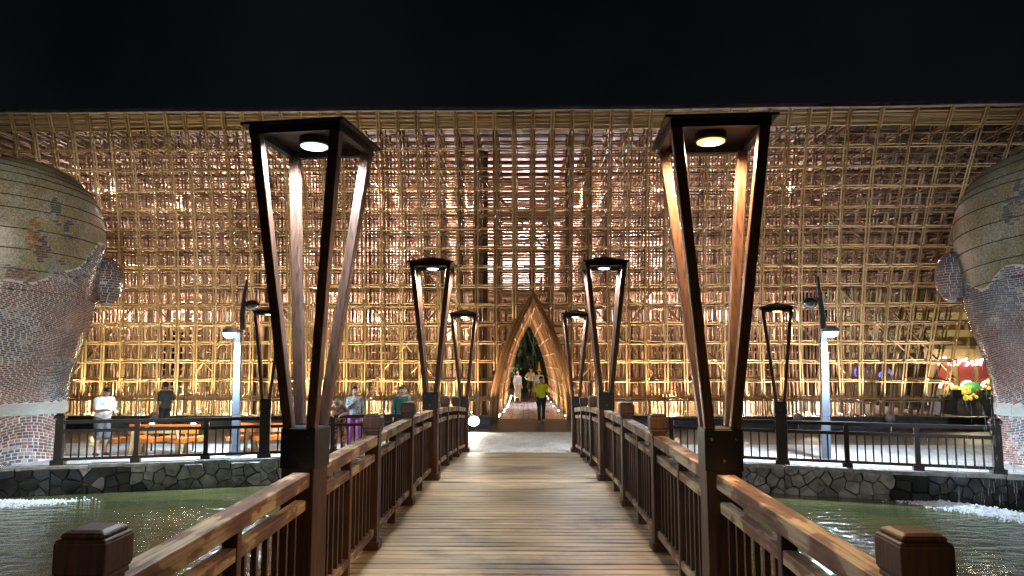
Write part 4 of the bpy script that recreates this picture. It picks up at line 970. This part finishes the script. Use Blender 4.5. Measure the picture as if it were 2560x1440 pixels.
HAIR = newmat('black_hair', (.012, .010, .009), .45); GREYH = newmat('grey_hair', (.22, .22, .21), .55); LIP = newmat('lip', (.30, .10, .09), .5)
def mats(top, bottom, shoe, skin=SKIN, hair=HAIR): 
    f = lambda c: c if not isinstance(c, tuple) else pm_(c)
    return dict(skin=skin, hair=hair, lip=LIP, top=f(top), bottom=f(bottom), shoe=f(shoe))
floral = flowered('floral_trousers', [(.38, (.05, .015, .012)), (.5, (.30, .06, .03)), (.62, (.5, .28, .16)), (.7, (.12, .03, .03))], 16)
lace = flowered('grey_lace', [(.35, (.10, .12, .14)), (.5, (.22, .26, .28)), (.65, (.42, .46, .46))], 22)
# man in white, reading his phone, seen from his side
p_white = person((-10.30, 17.45, 0), R(62), 'man in white T-shirt and grey shorts looking at his phone behind the fence', mats((.80, .82, .84), (.10, .115, .135), (.05, .05, .06), SKIN2), 1.66, 1.12, legs='short', belly=.06, head_pitch=.55,
       arms={-1: (V3(-.02, -.06, -.27), V3(.06, -.30, -.24)), 1: (V3(.03, -.06, -.27), V3(-.05, -.32, -.23))}, feet={-1: V3(-.09, .06, 0), 1: V3(.09, -.06, 0)}, hunch=.08)
ph = empty('smartphone', (-9.86, 17.24, 1.085), 0, 'glowing smartphone held by the man in white', 'phone'); MB().box((0, 0, 0), (.08, .15, .009), rot=Matrix.Rotation(R(62), 3, 'Z') @ Matrix.Rotation(.5, 3, 'X')).build('case', 'black', ph)
M['screen'] = emit('phone_screen', (.75, .85, 1), 2.5); MB().box((0, 0, .006), (.07, .135, .003), rot=Matrix.Rotation(R(62), 3, 'Z') @ Matrix.Rotation(.5, 3, 'X')).build('screen', 'screen', ph)
person((-10.55, 21.0, 0), R(-118), 'man in dark green T-shirt with hands clasped, standing behind the orange bench', mats((.045, .065, .055), (.02, .02, .022), (.03, .03, .04)), 1.66, 1.02, head_pitch=.0, 
       arms={-1: (V3(-.03, .06, -.26), V3(.10, -.12, -.42)), 1: (V3(.04, .05, -.27), V3(-.08, -.13, -.43))}, feet={-1: V3(-.08, .05, 0), 1: V3(.08, -.05, 0)})
person((-4.62, 17.98, 0), R(8), 'grey-haired woman in brown top and floral trousers leaning over the bank fence', mats((.36, .20, .15), floral, (.10, .06, .05), SKIN, GREYH), 1.58, 1.0, hunch=.72, head_pitch=1.0, sleeve='long',
       arms={-1: (V3(-.10, -.12, -.12), V3(.03, -.28, -.16)), 1: (V3(.10, -.12, -.12), V3(-.03, -.28, -.16))}, feet={-1: V3(-.11, .12, 0), 1: V3(.11, .12, 0)}, hair='bob')
person((-4.42, 18.75, 0), R(16), 'woman in grey lace top and magenta trousers with a hand at her chest', mats(lace, (.24, .06, .22), (.5, .35, .3)), 1.60, .98, sleeve='long', hair='bob', bun=True, head_yaw=.2,
       arms={-1: (V3(-.05, -.06, -.25), V3(.12, -.20, -.10)), 1: (V3(.06, .02, -.26), V3(.06, -.05, -.48))}, feet={-1: V3(-.13, 0, 0), 1: V3(.13, -.06, 0)})
person((-3.22, 18.85, 0), R(38), 'woman in dark green long-sleeved top behind the bridge railing', mats((.012, .085, .075), (.02, .03, .05), (.05, .04, .04)), 1.60, 1.02, sleeve='long', hair='bob', bun=True, head_yaw=-.2)
person((-3.28, 19.55, 0), R(25), 'person in pale grey top standing close behind the woman in dark green', mats((.40, .42, .40), (.08, .08, .10), (.05, .04, .04)), 1.62, .95, sleeve='long', hair='bob')
person((.62, 24.85, .18), R(2), 'man in bright yellow polo shirt with black backpack walking out of the archway', mats((.78, .74, .02), (.018, .018, .022), (.55, .55, .55)), 1.56, 1.06, belly=.03, head_yaw=.5, group='people in the archway',
       arms={-1: (V3(-.06, .03, -.27), V3(-.07, -.05, -.50)), 1: (V3(.07, .0, -.27), V3(.12, -.06, -.48))}, feet={-1: V3(-.08, -.16, 0), 1: V3(.09, .16, .03)})
bp = empty('backpack', (.62, 24.98, 1.05), R(2), 'black backpack on the man in yellow', 'backpack')
MB().box((0, .10, 0), (.30, .15, .42), taper=.8).build('bag', 'black', bp)
for s in (-1, 1): MB().tube([(s * .115, .03, .20), (s * .12, -.09, .235), (s * .125, -.25, .16), (s * .135, -.25, -.02), (s * .15, -.12, -.16), (s * .12, .06, -.18)], .018, 6).build('strap', 'black', bp)
person((-.28, 35.2, .24), R(35), 'woman in lavender blouse and olive skirt inside the tunnel', mats((.33, .30, .36), (.26, .25, .14), (.10, .07, .05)), 1.58, .95, hair='long', skirt=.50, head_yaw=-.9, group='people in the archway', feet={-1: V3(-.09, .1, 0), 1: V3(.08, -.12, 0)})
person((.42, 41.0, .24), R(10), 'woman in cream blouse and black skirt at the far end of the tunnel', mats((.66, .62, .50), (.015, .015, .018), (.12, .08, .06)), 1.66, 1.0, sleeve='long', hair='short', skirt=.32, group='people in the archway', arms={-1: (V3(-.14, .0, -.22), V3(-.04, -.10, -.36)), 1: (V3(.07, 0, -.26), V3(.02, -.14, -.40))})
person((.84, 37.6, .24), R(0), 'person in pale blue poncho and yellow pointed hat behind the man in yellow', mats((.45, .58, .66), (.40, .46, .50), (.2, .2, .2)), 1.55, 1.15, sleeve='long', skirt=.35, group='people in the archway')
hat = MB().lathe([(.17, 0), (.12, .02), (.085, .05), (.01, .50), (0, .51)], 16, (0, 0, 0)).build('pointed_hat', pm_((.85, .68, .05)), None, True, (.84, 37.6, 1.76)); tag(hat, 'tall yellow pointed hat worn in the tunnel', 'hat')
hb = empty('handbag', (-.62, 35.05, .75), 0, 'dark handbag carried by the woman in the olive skirt', 'bag'); MB().box((0, 0, 0), (.24, .10, .22), taper=.8).build('bag', 'black', hb); MB().tube([(-.08, 0, .10), (-.05, 0, .24), (.05, 0, .24), (.08, 0, .10)], .010, 6).build('handle', 'black', hb)

# ================================================================== PAVILION LIGHTING (uplights along the plinth, added fill inside the lattice)
YEL = (1.0, .80, .42); ORA = (1.0, .68, .38); PALE = (1.0, .83, .60)
def up_col(x): return YEL if x < -2 else (ORA if x < 6 else PALE)
uh = MB().lathe([(0, 0), (.05, 0), (.06, .10), (.055, .10), (.04, .085), (0, .085)], 10).mesh('uplight', ['dark_pole'])
k = 0
for x in [CX + MOD * (i + .5) for i in range(-24, 22, 2)]:
    if -1.4 < x < 2.1: continue
    o = link('uplight', uh, None, (x, 24.78, .345)); tag(o, 'small dark uplight at the foot of the bamboo facade', 'uplight', 'uplights along the plinth')
    lamp('SPOT', 'up_light', (x, 24.78 + bend(x), .50), 680, up_col(x), None, .05, (x + flare(x) * 1.2, 25.75, 6.0), 75, .8)
for x in [CX + MOD * (i + .5) for i in range(-25, 18, 4)]:
    if -1.6 < x < 2.3: continue
    for yy in (26.75, 29.4):
        if x > 10.3 and yy > 28: continue
        lamp('POINT', 'inner_low_light', (x, yy, .75), 320, up_col(x), None, .12)
    for yy, z in ((27.4 + random.uniform(-.2, .2), random.uniform(3.6, 5.0)), (29.4 + random.uniform(-.2, .2), random.uniform(6.0, 7.2)), (27.4, random.uniform(8.2, 9.3)), (30.4, random.uniform(4.3, 5.6))):
        if x > 10.3 and yy > 28: continue
        lamp('POINT', 'lattice_fill_light', (x + random.uniform(-.6, .6), yy, z), 360, (1, .80, .69), None, .15)  # added points without fixtures, brighten the upper canes from inside
for x in (-1.28, 1.95): lamp('SPOT', 'arch_foot_light', (x, 24.55, .5), 260, ORA, None, .06, (.33 + (x - .33) * .75, 25.4, 4.0), 70, .8)
# tunnel floor lights
for i, yy in enumerate((26.6, 29.3, 32.0, 35.2, 38.5, 41)):
    for s in (-1, 1):
        ln = (1.6 if yy < 27 else 2.3) if s < 0 else (.35, .9, .5, .3, .8, .4)[i]
        e = empty('floor_strip_light', (.33 + s * (1.22 if yy < 27 else (1.10 if yy < 30.5 else 1.02)), yy, .24), 0, 'white strip light on the tunnel floor along the ribs on the bench side' if s < 0 else 'short white light on the tunnel floor by the ribs on the sign side', 'light', 'bench-side strip lights in the tunnel' if s < 0 else 'sign-side lights in the tunnel')
        MB().box((0, 0, .02), (.07, ln, .04)).build('housing', 'steel', e); MB().box((0, 0, .045), (.05, ln - .04, .012)).build('lens', 'glow_dot', e)
        lamp('SPOT', 'strip_light', (.33 + s * (1.12 if yy < 27 else (1.02 if yy < 30.5 else .95)), yy, .33), 130, (1, .74, .44), None, .1, (.33 + s * .95, yy, 3), 160, .8)
# white lamps hanging in the hall behind the lattice
for x in (-13, -9.5, -6, -2.6, .4, 3.4, 6.5, 9.5):
    e = empty('hall_lamp', (x, 33.0, 8.6), 0, 'white lamp hanging in the hall behind the upper lattice', 'lamp', 'hall lamps behind the lattice')
    MB().lathe([(0, .1), (.08, .08), (.14, 0)], 12).build('shade', 'dark_pole', e); MB().lathe([(0, -.05), (.08, -.03), (.12, 0)], 12).build('bulb', 'led_neutral', e)
    lamp('POINT', 'hall_light', (0, .1, -.25), 2600, (1, .92, .92), e, .15)

# softened timber edges
for o in list(col.objects):
    if o.type == 'MESH' and o.parent is not None and o.parent.name.split('.')[0] in ('bridge_railing', 'lantern_post', 'footbridge') and o.name.split('.')[0] in ('handrail', 'middle_rail', 'bottom_rail', 'post', 'leg', 'sleeve', 'mid_post'):
        b_ = o.modifiers.new('edge', 'BEVEL'); b_.width = .006; b_.segments = 2; b_.limit_method = 'ANGLE'
